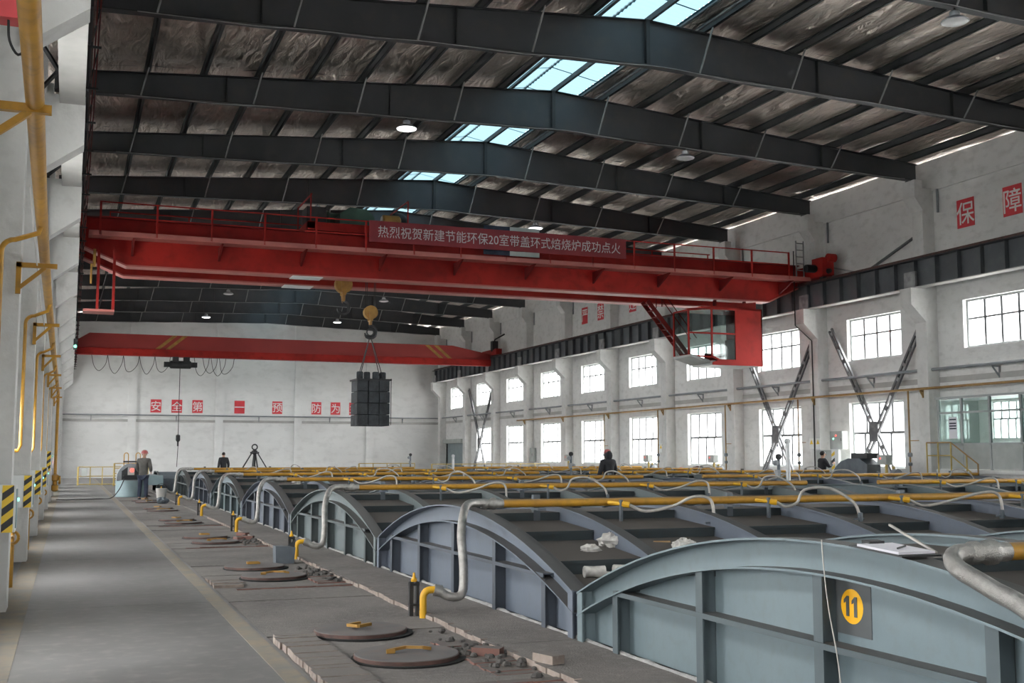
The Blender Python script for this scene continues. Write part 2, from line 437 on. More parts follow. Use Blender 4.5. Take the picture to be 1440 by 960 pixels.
# ---- left wall
lh = []; lw = []
for n in range(-3, 13):
    y0 = LY + 6*n + 1.5
    lh.append((y0+.45, y0+2.55, .8, 2.4)); lh.append((y0, y0+WW, *UZ)); lw += [(y0, 'l'), (y0, 'u')]
wall_l = wall_y('wall_left', XL-.26, XL, YF, YB, TOPW, lh, 'wall_paint')
for y0, kd in lw:
    if kd == 'u': put_window(kd, (XL, y0, UZ[0]), True)
    else: put_window(kd, (XL, y0+.45, .8), True).scale = (1, 2.1/WW, 1.6/(LZ[1]-LZ[0]))
lcol = to_mesh(MB().box(XL, 0, -.06, -.56, .45, 7.2), 'column', 'pillar_paint')
lcor = to_mesh(MB().prism([(-.70,6.0),(-.70,7.33),(.04,7.33),(.04,6.55)], 'y', 0, .45), 'corbel', 'pillar_paint')
lup = to_mesh(MB().box(XL, 0, 7.2, -.72, .42, 11.2), 'column_top', 'pillar_paint')
for n in range(0, 14):
    yy = LY + 6*n
    p = obj('column', lcol, None, wall_l, at=(0, yy-.15, 0))
    obj('corbel', lcor, None, p, at=(0, yy-.15, 0)); obj('column_top', lup, None, p, at=(0, yy-.15, 0))
obj('ring_beam', MB().box(XL, YF, 10.55, XL+.07, YB, TOPW), 'wall_paint', wall_l)

# ---- back wall, front wall
gable = [(XL-.26,-.06),(XW+.26,-.06),(XW+.26,11.5),(XR,12.9),(XL-.26,11.5)]
wall_b = obj('wall_back', MB().prism(gable, 'y', YB, YB+.26), 'back_paint', kind='structure')
for x in (4.05, 10.12, 15.9, 21.4):
    obj('pilaster', MB().box(x-.28, YB-.16, -.06, x+.28, YB, 12.2), 'back_paint', wall_b)
obj('ledge', MB().box(XL, YB-.07, 3.98, XW, YB, 4.16), 'concrete', wall_b)
obj('wall_front', MB().prism(gable, 'y', YF-.26, YF), 'wall_paint', kind='structure')
obj('ground', MB().box(-220, -220, -1.3, 240, 300, -1.2), 'ground', kind='structure')

# ---- roof: sheet, purlins, foil panels, rafters, skylight
SK0, SK1 = 11.86, 14.40
ceil = thing('ceiling', (XR, YB/2, 11.5), kind='structure')
for a, b in ((-1.35, SK0), (SK1, 27.24)):
    za, zb = roof_z(a)+.07, roof_z(b)+.07
    obj('roof_sheet', MB().prism([(a,za),(b,zb),(b,zb+.05),(a,za+.05)], 'y', YF-.4, YB+.4), 'roof_sheet', ceil)
PX = [.1, 1.55, 3.0, 4.45, 5.85, 7.3, 8.75, 10.15, 11.55, 14.74, 16.1, 17.5, 18.9, 20.3, 21.75, 23.2, 24.65, 26.1]
for x in PX:
    z = raft_top(x); mb = MB()
    mb.box(x-.012, 2, z, x+.012, YB, z+.20).box(x-.012, 2, z, x+.07, YB, z+.016).box(x-.07, 2, z+.18, x+.012, YB, z+.20)
    obj('purlin', mb, 'purlin_steel', ceil)
obj('purlin', MB().box(XR+.05, 2, 12.46, XR+.13, YB, 12.60), 'purlin_steel', ceil)
obj('purlin', MB().box(14.68, 2, roof_z(14.7)-.10, 14.80, YB, roof_z(14.7)-.04), 'rod_steel', ceil)
edges = [-.95] + PX[:8] + [11.86]
edges2 = [14.40] + PX[10:] + [27.2]
NG = 4
foil_cache = {}
def foil_panel(xa, xb, y0):
    """sagging foil-faced insulation between two purlins, one bay long"""
    mb = MB(); nx, ny = 5, 6
    for j in range(ny+1):
        for i in range(nx+1):
            u = i/nx; t = j/ny; x = xa + (xb-xa)*u
            sag = .07*math.sin(math.pi*u)*(0.6+.4*math.sin(math.pi*t)) + random.uniform(-.012,.012)
            mb.v.append((x, y0 + 6*t, roof_z(x) - sag))
    mb.f = [(j*(nx+1)+i, j*(nx+1)+i+1, (j+1)*(nx+1)+i+1, (j+1)*(nx+1)+i) for j in range(ny) for i in range(nx)]
    obj('insulation_panel', mb, 'foil', ceil, smooth=80)
for n in range(1, 15):
    y0 = RY + 6*n
    ln = 6 if n < 14 else 1
    for e in (edges, edges2):
        for a, b in zip(e, e[1:]): foil_panel(a, b, y0)
for a, b in ((-.95, 11.86), (14.40, 27.2)):
    obj('insulation_panel', MB().prism([(a,roof_z(a)),(b,roof_z(b)),(b,roof_z(b)+.03),(a,roof_z(a)+.03)], 'y', YF, RY+6), 'foil', ceil)
# skylight: raised corrugated translucent sheets on light posts
def corrugated(xa, za, xb, zb, y0, y1):
    n = int((y1-y0)/.11); top = []; bot = []
    for i in range(n+1):
        yy = y0 + (y1-y0)*i/n; dz = .018*(1 if i % 2 else -1)
        top.append((xa, yy, za+dz)); bot.append((xb, yy, zb+dz))
    return MB().strip(top, bot)
for n in range(-2, 15):
    y0 = RY + 6*n; y1 = min(y0+6, YB)
    for a, b in ((y0, y0+2), (y0+2, y0+4), (y0+4, y1)):
        obj('skylight_sheet', corrugated(SK0-.25, 12.98, XR+.05, 13.25, a, b+.06), 'skylight_sheet', ceil)
        obj('skylight_sheet', corrugated(XR-.05, 13.26, SK1+.25, 12.98, a, b+.06), 'skylight_sheet', ceil)
    if n >= 1:
        for xx in (SK0+.10, SK1-.42):
            obj('skylight_post', MB().box(xx-.05, y0+2.4, 12.4, xx+.05, y0+2.5, 13.02), 'rod_steel', ceil)
        obj('skylight_bar', MB().box(12.45, y0, 13.02, 12.55, y1, 13.10), 'purlin_steel', ceil)
for xx in (SK0-.24, SK1+.24):
    obj('skylight_side', MB().box(xx-.01, YF, roof_z(xx), xx+.01, YB, 12.97), 'skylight_sheet', ceil)
# rafters
def make_rafter():
    t = thing('rafter', (XR, 0, 11.3), parent=ceil); xs = [-.70, 2, 5, 8, 11, XR, 15.2, 18.2, 21.2, 24.2, 26.60]
    web = MB(); web.prism([(x, raft_bot(x)) for x in xs] + [(x, raft_top(x)) for x in reversed(xs)], 'y', -.008, .008)
    obj('web', web, 'rafter_steel', t)
    for nm, fz, w in (('top_flange', raft_top, .13), ('bottom_flange', raft_bot, .13)):
        f = MB(); up = -.02 if nm == 'top_flange' else 0
        f.prism([(x, fz(x)+up) for x in xs] + [(x, fz(x)+up+.02) for x in reversed(xs)], 'y', -w, w); obj(nm, f, 'dark_steel', t)
    for x in (3.6, 8.1, XR, 18.2, 22.7):
        obj('stiffener', MB().box(x-.05 if x == XR else x-.012, -.12, raft_bot(x), x+.05 if x == XR else x+.012, .12, raft_top(x)), 'dark_steel', t)
    for x in (1.55, 4.45, 7.3, 10.15, 14.74, 17.5, 20.3, 23.2):
        obj('fly_brace', MB().bar((x-.15, -.13, raft_bot(x)+.01), (x+.02, -.55, raft_top(x)+.05), .035, .035), 'rod_steel', t)
    wy = [(x, -.16, raft_bot(x)-.01-.05*((i*37) % 5)/4) for i, x in enumerate([1 + 1.25*k for k in range(21)])]
    obj('wire', MB().tube(spline(wy, 3), .012, 5), 'rod_steel', t)
    obj('bearing_plate', MB().box(26.28, -.16, 10.86, 26.62, .16, raft_bot(26.5)), 'dark_steel', t)
    return t
raft = make_rafter(); raft_y = [RY + 6*n for n in range(1, 15)]
raft.location.y = raft_y[0] - ceil.location.y
for yy in raft_y[1:]:
    c = copy_tree(raft, ceil); c.location.y = yy - ceil.location.y

# ---- light portals: tell the sampler where the sky comes in (they give off nothing themselves)
def portal(loc, rot, sx, sy):
    d = bpy.data.lights.new('sky_portal', 'AREA'); d.shape = 'RECTANGLE'; d.size = sx; d.size_y = sy
    d.cycles.is_portal = True
    o = bpy.data.objects.new('sky_portal', d); C.objects.link(o); o.location = loc; o.rotation_euler = rot
for z0, z1 in (UZ, LZ):
    zc, h = (z0+z1)/2, z1-z0
    portal((XW+.30, (YF+YB)/2, zc), (0, R(90), 0), h, YB-YF)
    portal((XL-.30, (YF+YB)/2, zc if z0 > 3 else 1.6), (0, R(-90), 0), h if z0 > 3 else 1.6, YB-YF)
portal((XR, (YF+YB)/2, 13.4), (0, 0, 0), 3.2, YB-YF)

# ================================================================== FURNACE LIDS
LL = 9.6; HW = 3.405
RISE = .59           # rise of the arch; the nearest lid stands a little higher
def arch(y): return .44 + RISE*(1 - (y/HW)**2)
RIBX = [0, 1.05, 2.55, 4.05, 5.55, 7.05, 8.55, 9.6]
YS = [-HW + 2*HW*i/24 for i in range(25)]
POSTS = [-2.7, -1.37, 0, 1.37, 2.7]
STZ = .52
STEPS = [(.45, 1.35, .86, .80, .95), (1.35, 2.50, .70, .60, .80), (2.50, 3.37, .47, .36, .60)]
lid_parts = {}
def lid_mesh(key, build, m, ci, smooth=0):
    k = (key, ci, RISE)
    if k not in lid_parts: lid_parts[k] = to_mesh(build(), key.split('#')[0], m, smooth)
    return lid_parts[k]
def arch_beam(depth, w0, w1, low_flange):
    mb = MB()
    mb.prism([(y, arch(y)) for y in YS] + [(y, arch(y)-depth) for y in reversed(YS)], 'x', -.008, .008)
    mb.prism([(y, arch(y)) for y in YS] + [(y, arch(y)-.014) for y in reversed(YS)], 'x', w0, w1)
    if low_flange: mb.prism([(y, arch(y)-depth) for y in YS] + [(y, arch(y)-depth-.014) for y in reversed(YS)], 'x', w0, w1)
    return mb
def panel(y0, y1, low):
    mb = MB(); ys = [y0 + (y1-y0)*i/6 for i in range(7)]
    if low: poly = [(y0,.03),(y1,.03)] + [(y, min(STZ, arch(y)-.2)) for y in reversed(ys)]
    else: poly = [(y0,STZ),(y1,STZ)] + [(y, max(STZ+.005, arch(y)-.2)) for y in reversed(ys)]
    return mb.prism(poly, 'x', .02, .035)
def make_lid(x, yc, ci, label, disc=None, rise=.59):
    global RISE
    RISE = rise; dz_ = rise - .59
    t = thing('furnace_lid', (x, yc, 0), label, 'furnace lid', 'arched furnace lids')
    P, Q = 'lid_paint%d' % ci, 'lid_post%d' % ci
    def part(name, key, build, m, loc=(0,0,0), smooth=0):
        o = bpy.data.objects.new(name, lid_mesh(key, build, m, ci, smooth)); C.objects.link(o); o.parent = t; o.location = loc; return o
    for i, rx in enumerate(RIBX):
        if i == 0: part('arch_rib', 'arch_rib#f', lambda: arch_beam(.185, -.13, .03, True), P, (rx,0,0), 35)
        else: part('arch_rib', 'arch_rib#m', lambda: arch_beam(.32, -.07, .07, False), P, (rx,0,0), 35)
    # end wall: panels between posts, posts, horizontal stiffener, edge posts, seal
    ed = [-HW+.03] + POSTS + [HW-.03]
    for a, b in zip(ed, ed[1:]):
        part('wall_panel', 'wall_panel#l%.2f' % a, lambda: panel(a+.012, b-.012, True), P)
        if max(arch(a), arch(b), arch((a+b)/2)) - .2 > STZ + .03:
            part('wall_panel', 'wall_panel#u%.2f' % a, lambda: panel(a+.012, b-.012, False), P)
    for py in POSTS:
        top = arch(py) - .19
        part('post', 'post#%.2f' % abs(py), lambda: MB().box(-.10,-.008,.03,.02,.008,top).box(-.108,-.045,.03,-.096,.045,top), Q, (0,py,0))
    for s in (-1, 1):
        part('edge_post', 'edge_post#%d' % s, lambda: MB().box(-.12,-.008,.03,.02,.008,.45).box(-.125,-.05,.02,-.11,.05,.45), P, (0, s*(HW-.055), 0))
    part('stiffener', 'stiffener', lambda: MB().box(-.11,-2.72,STZ-.007,.02,2.72,STZ+.007).box(-.115,-2.72,STZ-.03,-.105,2.72,STZ+.007), Q)
    def seal():
        mb = MB(); random.seed(3)
        pts = [(-.06+random.uniform(-.006,.006), -HW + 2*HW*i/40, .03+random.uniform(-.004,.004)) for i in range(41)]
        return mb.tube(pts, [.026+random.uniform(-.006,.006) for _ in pts], 7)
    part('fibre_seal', 'fibre_seal', seal, 'seal_fibre', smooth=60)
    part('skirt', 'skirt', lambda: MB().box(.02,-HW,0,LL,-HW+.02,.32).box(.02,HW-.02,0,LL,HW,.32).box(LL-.02,-HW,0,LL,HW,.46), Q)
    # stepped roof plates, one per bay and step
    for j, (a, b) in enumerate(zip(RIBX, RIBX[1:])):
        w = b - a - .02
        part('roof_plate', 'roof_plate#c%.2f' % w, lambda: MB().box(.01,-.45,.938,w,.45,.95), 'lid_plate', (a,0,dz_))
        for i, (y0, y1, za, zb, zu) in enumerate(STEPS):
            for sg in (-1, 1):
                def pl(y0=y0, y1=y1, za=za, zb=zb, zu=zu, sg=sg, w=w):
                    m_ = MB().prism([(sg*y0,za),(sg*y1,zb),(sg*y1,zb-.014),(sg*y0,za-.014)], 'x', .01, w)
                    m_.prism([(sg*y0,za-.01),(sg*(y0+.012),za-.01),(sg*(y0+.012),zu),(sg*y0,zu)], 'x', .01, w)
                    return m_.prism([(sg*y1,zb),(sg*(y1+.03),zb),(sg*(y1+.03),zb-.03),(sg*y1,zb-.03)], 'x', .01, w)
                part('roof_plate', 'roof_plate#%d%d%.2f' % (i, sg, w), pl, 'lid_plate', (a,0,dz_))
    if disc is not None:
        dy, dz, num, patch = disc
        if patch: obj('grey_patch', MB().box(x+.016, yc+dy-.17, .58, x+.0195, yc+dy+.15, .92), 'lid_patch', t)
        d = obj('number_disc', MB().lathe([(.10,-.002),(.10,.002)], (x+.0165, yc+dy, dz), 28, 'x'), 'disc_yellow', t)
        if num:
            for q, ch in enumerate(num):
                off = (q - (len(num)-1)/2)*.072
                gl = MB().prism([(.013,-.058),(.013,.058),(-.006,.058),(-.033,.034),(-.033,.014),(-.013,.026),(-.013,-.058)], 'z', -.002, .002) if ch == '1' else glyphs(ch, .175, .002, .014)
                obj('digit', face_minus_x(gl, (x+.012, yc+dy-off, dz)), 'lid_patch', d)
    return t
NL = 7
for k in range(NL):
    yc = LYC + PIT*k
    dk = (-.16, .745, '11', True) if k == 0 else (.115, .68, None, False)
    make_lid(LX, yc, k % 4, 'blue-grey arched furnace lid in the row by the walkway, %s' % (ORD[k] if k else 'nearest, numbered 11'), dk, .675 if k == 0 else .605 if k == 1 else .59)
for k in range(1, NL):
    yc = LYC + PIT*k
    make_lid(LX2, yc, (k+2) % 4, 'blue-grey arched furnace lid in the row near the windows, %s' % ORD[k-1], (0, .70, '8' if k == 2 else None, False))

# ---- gas manifold on each lid: pipe, supports, branches with small hoses
def make_manifold(x, yc, L0, label):
    yc = yc - .25 - L0
    z = 1.12 if L0 else 1.075; t = thing('gas_pipe', (x, yc, 1.0), label, 'pipe', 'yellow gas pipes on the lids')
    obj('pipe', MB().tube([(x+.28,yc-.25,z),(x+LL-.3,yc-.25,z)], .046, 12), 'gas_yellow', t, smooth=40)
    for sx in (.75, 3.3, 5.9, 8.4):
        zb = .975 if True else 0
        obj('support', MB().box(x+sx-.04,yc-.215,.84,x+sx+.04,yc-.15,z+.09).box(x+sx-.05,yc-.36,z-.08,x+sx+.05,yc-.15,z-.055), 'post_steel', t)
    for i, sx in enumerate((1.75, 3.75, 5.75, 7.75)):
        br = obj('branch', MB().tube([(x+sx-.16,yc-.25,z),(x+sx-.02,yc-.42,z-.02)], .022, 8).tube([(x+sx-.02,yc-.42,z-.02),(x+sx+.05,yc-.47,z-.03)], .035, 8), 'bright_yellow', t, smooth=40)
        obj('branch_post', MB().box(x+sx-.05,yc-.44,.82,x+sx-.02,yc-.40,z+.03), 'post_steel', t)
        j = random.uniform(-.12, .12)
        if i % 2 == 0:
            pts = [(x+sx+.05,yc-.47,z-.03),(x+sx+.22,yc-.55,z-.10),(x+sx+.5,yc-.68,z-.04),(x+sx+.78+j,yc-.85,z+.07),(x+sx+.95+j,yc-.93,z+.04),(x+sx+.97+j,yc-.97,z-.15),(x+sx+.93+j,yc-1.0,.88)]
        else:
            pts = [(x+sx+.05,yc-.47,z-.03),(x+sx+.15,yc-.52,z-.08),(x+sx+.28,yc-.56,z-.03),(x+sx+.36,yc-.6,z+.12),(x+sx+.58+j,yc-.75,z+.14),(x+sx+.8+j,yc-.9,z-.02),(x+sx+.86+j,yc-.95,.88)]
        obj('burner_hose', MB().tube(spline(pts, 5), .0185, 8), 'hose_pale', t, smooth=60)
        e = pts[-1]
        obj('burner_nozzle', MB().tube([(e[0],e[1],.93),(e[0],e[1],.80)], .030, 8).box(e[0]-.09,e[1]-.012,.845,e[0]+.05,e[1]+.012,.865), 'post_steel', t)
    return t
for k in range(NL):
    make_manifold(LX, LYC+PIT*k, .55 if k == 0 else 0, 'yellow gas pipe with small hoses across the %s lid by the walkway' % ORD[k])
for k in range(1, NL):
    make_manifold(LX2, LYC+PIT*k, 0, 'yellow gas pipe with small hoses across the %s lid near the windows' % ORD[k-1])
# ---- big braided hoses from floor standpipes to the manifolds
for k in range(NL):
    yc = LYC + PIT*k - .25 - (.55 if k == 0 else 0); sy = yc - 1.2; sx = 3.36; z = 1.12 if k == 0 else 1.075
    st = thing('standpipe', (sx, sy, .0), 'bright yellow gas standpipe on the floor before the %s lid' % ORD[k], 'pipe', 'yellow standpipes')
    obj('riser', MB().tube([(sx,sy,-.05),(sx,sy,.20)] + arc((sx+.07,sy,.20), .07, math.pi, math.pi/2, 5) + [(sx+.13,sy,.27)], .036, 12), 'bright_yellow', st, smooth=50)
    obj('valve_post', MB().box(sx-.10,sy+.14,0,sx-.06,sy+.19,.34).box(sx-.03,sy+.14,0,sx+.0,sy+.19,.34).box(sx-.10,sy+.13,.1,sx,sy+.2,.12).box(sx-.10,sy+.13,.3,sx,sy+.2,.33), 'black', st)
    obj('valve_handle', MB().lathe([(.03,0),(.034,.02),(.018,.04),(.010,.09)], (sx-.05,sy+.165,.34), 10), 'bright_yellow', st, smooth=40)
    p = [(sx+.15,sy,.27),(sx+.26,sy-.03,.20),(sx+.40,sy-.02,.22),(sx+.46,sy+.10,.45),(sx+.50,sy+.30,.78),(sx+.60,sy+.52,1.0),(sx+.74,sy+.78,1.08),(sx+.93,sy+.92,1.09),(LX+.20,yc-.25,z)]
    if k == 0: p = [(sx+.15,sy,.27),(sx+.28,sy-.14,.25),(sx+.45,sy-.16,.6),(sx+.60,sy+.16,.90),(sx+.68,sy+.52,1.0),(sx+.74,sy+.80,1.07),(sx+.86,sy+.93,1.12),(LX+.20,yc-.25,z)]
    h = obj('braided_hose', MB().tube(spline(p, 7), .046, 12), 'braid_steel', label='grey braided metal hose arching over the front of the %s lid' % ORD[k], cat='hose', group='braided gas hoses', smooth=60)
    obj('coupling', MB().lathe([(.045,0),(.06,.02),(.06,.06),(.05,.07),(.052,.10),(.066,.12),(.066,.17),(.05,.19),(.05,.26)], (LX+.06,yc-.25,z), 12, 'x'), 'braid_steel', h, smooth=40)
    obj('coupling', MB().tube([(sx+.11,sy,.27),(sx+.19,sy-.01,.25)], .058, 12), 'braid_steel', h, smooth=40)

# ---- manhole covers in pairs along the deck
mc = 0
for k in range(7):
    for j, dy in enumerate((0, 1.40)):
        y0 = 9.05 + 6.45*k + dy; x0 = 2.60 - .04*j; tilt = .03 if k < 3 else .015
        t = thing('manhole_cover', (x0, y0, 0), 'round rusty manhole cover with bar handle in the deck, %s' % ('%s of all' % (['nearest','second nearest','third nearest','fourth nearest','fifth nearest','sixth nearest','seventh nearest','eighth nearest','ninth nearest','tenth nearest','eleventh nearest','twelfth nearest','thirteenth nearest','farthest'][mc])), 'manhole cover', 'manhole covers'); mc += 1
        obj('opening', MB().lathe([(.462,-.02),(.462,.007)], (x0,y0,0), 36), 'hole_black', t)
        obj('rim', MB().lathe([(.425,-.02),(.425,.036)], (x0-.015,y0+.01,0), 36), 'rust_edge', t, smooth=40)
        obj('lid_plate', MB().lathe([(.422,.034),(.415,.041)], (x0-.015,y0+.01,0), 36), 'manhole', t, smooth=40)
        a = random.uniform(-.5,.9); c, s = math.cos(a), math.sin(a)
        def rot(u, v, w): return (x0-.015+u*c-v*s, y0+.01+u*s+v*c, w)
        hd = MB()
        if j == 0: hd.bar(rot(-.15,-.02,.065), rot(.0,.05,.075), .022).bar(rot(.0,.05,.075), rot(.13,-.0,.075), .022).bar(rot(.13,0,.075), rot(.2,.02,.06), .026).bar(rot(-.17,-.03,.06), rot(-.1,-.03,.06), .03)
        else: hd.bar(rot(-.1,-.06,.075), rot(.07,-.06,.075), .026).bar(rot(-.1,.07,.075), rot(.07,.07,.075), .026).bar(rot(-.1,-.06,.075), rot(-.1,.07,.075), .026)
        obj('handle', hd, 'hook_yellow', t)

# ================================================================== CRANE RUNWAYS
def runway(xw, side, y0, y1, label):
    """side -1: hall lies towards -X (right wall)"""
    t = thing('crane_runway_beam', (xw, (y0+y1)/2, 7.2), label, 'beam')
    obj('web', MB().box(xw-.012, y0, 7.22, xw+.012, y1, 8.13), 'beam_steel', t)
    obj('bottom_flange', MB().box(xw-.19, y0, 7.19, xw+.19, y1, 7.22), 'concrete', t)
    obj('top_flange', MB().box(xw-.22, y0, 8.11, xw+.22, y1, 8.14), 'dark_steel', t)
    obj('rail', MB().box(xw-.04, y0, 8.14, xw+.04, y1, 8.26), 'rust_edge', t)
    st = to_mesh(MB().box(-.17, -.01, 7.22, .17, .01, 8.11), 'stiffener', 'beam_steel')
    n = int((y1-y0)/1.0)
    for i in range(n):
        yy = y0 + .5 + i
        obj('stiffener', st, None, t, at=(xw, yy, 0))
    sc = to_mesh(MB().box(-.205, -.28, 7.22, -.14, .28, 7.75), 'joint_plate', 'beam_scuff')
    for i in range(15):
        yy = RY + 6*i
        if side < 0 and y0 < yy < y1: obj('joint_plate', sc, None, t, at=(xw+.02, yy, 0))
    return t
runway(26.38, -1, 18, 85.2, 'dark grey steel crane runway beam along the right wall above the windows')
runway(-.16, 1, 5, 85.2, 'dark grey steel crane runway beam along the left columns')
# lattice between left runway and wall
lat = thing('runway_lattice', (-.6, 40, 7.3), 'black steel lattice beside the left crane runway', 'lattice')
mb = MB()
obj('chord', MB().box(-.66, 5, 7.36, -.60, 85, 7.42), 'black', lat)
for i in range(13):
    y0 = LY + 6*i
    for a, b in ((0.6,2.0),(3.4,2.0),(3.4,4.8),(5.8,4.8)):
        obj('diagonal', MB().bar((-.62,y0+a,7.38), (-.36,y0+b,7.38), .05, .05), 'black', lat)
# conductor bars by the left runway
cb_t = thing('conductor_bars', (.1, 40, 7.6), 'rust-brown crane conductor bars on brackets along the left runway', 'conductor rail')
for j, (cx, cz) in enumerate(((.10,7.55),(.14,7.80),(.19,8.05))):
    obj('conductor_bar', MB().box(cx-.012, 4, cz-.03, cx+.012, 85, cz+.03), 'crane_red_dark' if j else 'rust_edge', cb_t)
brk = to_mesh(MB().bar((-.14,0,7.45),(.22,0,7.45),.03).bar((.08,0,7.45),(.20,0,8.12),.025), 'bracket', 'black')
for i in range(40):
    obj('bracket', brk, None, cb_t, at=(0, 5+2*i, 0))

# ================================================================== RED BRIDGE CRANE
GY0, GY1 = 37.2, 39.3
def girder_mesh(y0, y1):
    poly = [(.05,8.10),(1.44,7.52),(24.96,7.52),(26.3,8.10),(26.3,8.95),(.05,8.95)]
    return MB().prism(poly, 'y', y0, y1)
def flange_mesh(y0, y1):
    up = [(.05,8.10),(1.44,7.52),(24.96,7.52),(26.3,8.10)]
    return MB().prism(up + [(x, z-.05) for x, z in reversed(up)], 'y', y0-.06, y1+.06)
cr = thing('bridge_crane', (13.2, 38.5, 8.26), 'big red double-girder bridge crane spanning the hall, with driver cabin', 'crane')
for a in (GY0, GY1):
    g = obj('girder', girder_mesh(a, a+.45), 'crane_red', cr)
    obj('bottom_flange', flange_mesh(a, a+.45), 'crane_flange', g)
    obj('top_flange', MB().box(.0, a-.08, 8.95, 26.35, a+.53, 8.98), 'crane_red_dark', g)
    obj('trolley_rail', MB().box(.6, a+.19, 8.98, 25.8, a+.26, 9.06), 'dark_steel', g)
# walkway on the near side, brackets, railing
obj('walkway', MB().box(.3, 36.2, 8.30, 26.2, GY0, 8.33).box(.3, 36.17, 8.22, 26.2, 36.22, 8.37), 'crane_flange', cr)
wb = to_mesh(MB().prism([(36.25,8.22),(GY0,8.22),(GY0,7.80)], 'x', -.03, .03), 'walkway_bracket', 'crane_red_dark')
for i in range(10): obj('walkway_bracket', wb, None, cr, at=(1.6+2.65*i, 0, 0))
rp = to_mesh(MB().box(-.03, 36.17, 8.25, .03, 36.22, 9.28), 'railing_post', 'crane_red')
for i in range(16): obj('railing_post', rp, None, cr, at=(.62+1.64*i, 0, 0))
for z in (8.80, 9.26): obj('railing_bar', MB().box(.62, 36.18, z-.018, 25.25, 36.215, z+.018), 'crane_red', cr)
# far-side railing and trolley power line
for i in range(10): obj('railing_post', MB().box(1+2.6*i-.02, 40.7, 8.9, 1+2.6*i+.02, 40.74, 9.9), 'crane_red', cr)
obj('railing_bar', MB().box(1, 40.7, 9.86, 24.5, 40.74, 9.9), 'crane_red', cr)
# end carriages with wheels and drive
for x in (-.12, 26.38):
    ec = obj('end_carriage', MB().box(x-.22, 35.4, 8.32, x+.22, 41.4, 8.80), 'crane_red', cr)
    for yy in (35.7, 41.1):
        obj('wheel', MB().lathe([(.20,-.06),(.20,.06)], (x,yy,8.44), 18, 'x'), 'dark_steel', ec, smooth=40)
    obj('buffer', MB().lathe([(.08,-.18),(.11,0)], (x,35.4,8.5), 12, 'y'), 'black', ec, smooth=40)
    if x > 5:
        obj('drive_housing', MB().box(x-.26,35.35,8.35,x+.26,36.0,9.02).lathe([(.16,-.05),(.16,.28)], (x+.0,35.3,9.0), 14, 'x'), 'crane_red', ec)
        obj('drive_motor', MB().lathe([(.14,0),(.15,.05),(.15,.4),(.12,.45)], (x-.72,35.75,8.62), 14, 'x'), 'black', ec, smooth=40)
# end ladder cage on the right
for dx in (0, .34):
    obj('ladder_rail', MB().box(25.55+dx, 36.2, 8.3, 25.59+dx, 36.24, 9.75), 'rod_steel', cr)
for i in range(5): obj('ladder_rung', MB().box(25.55, 36.2, 8.6+.26*i, 25.93, 36.23, 8.63+.26*i), 'rod_steel', cr)
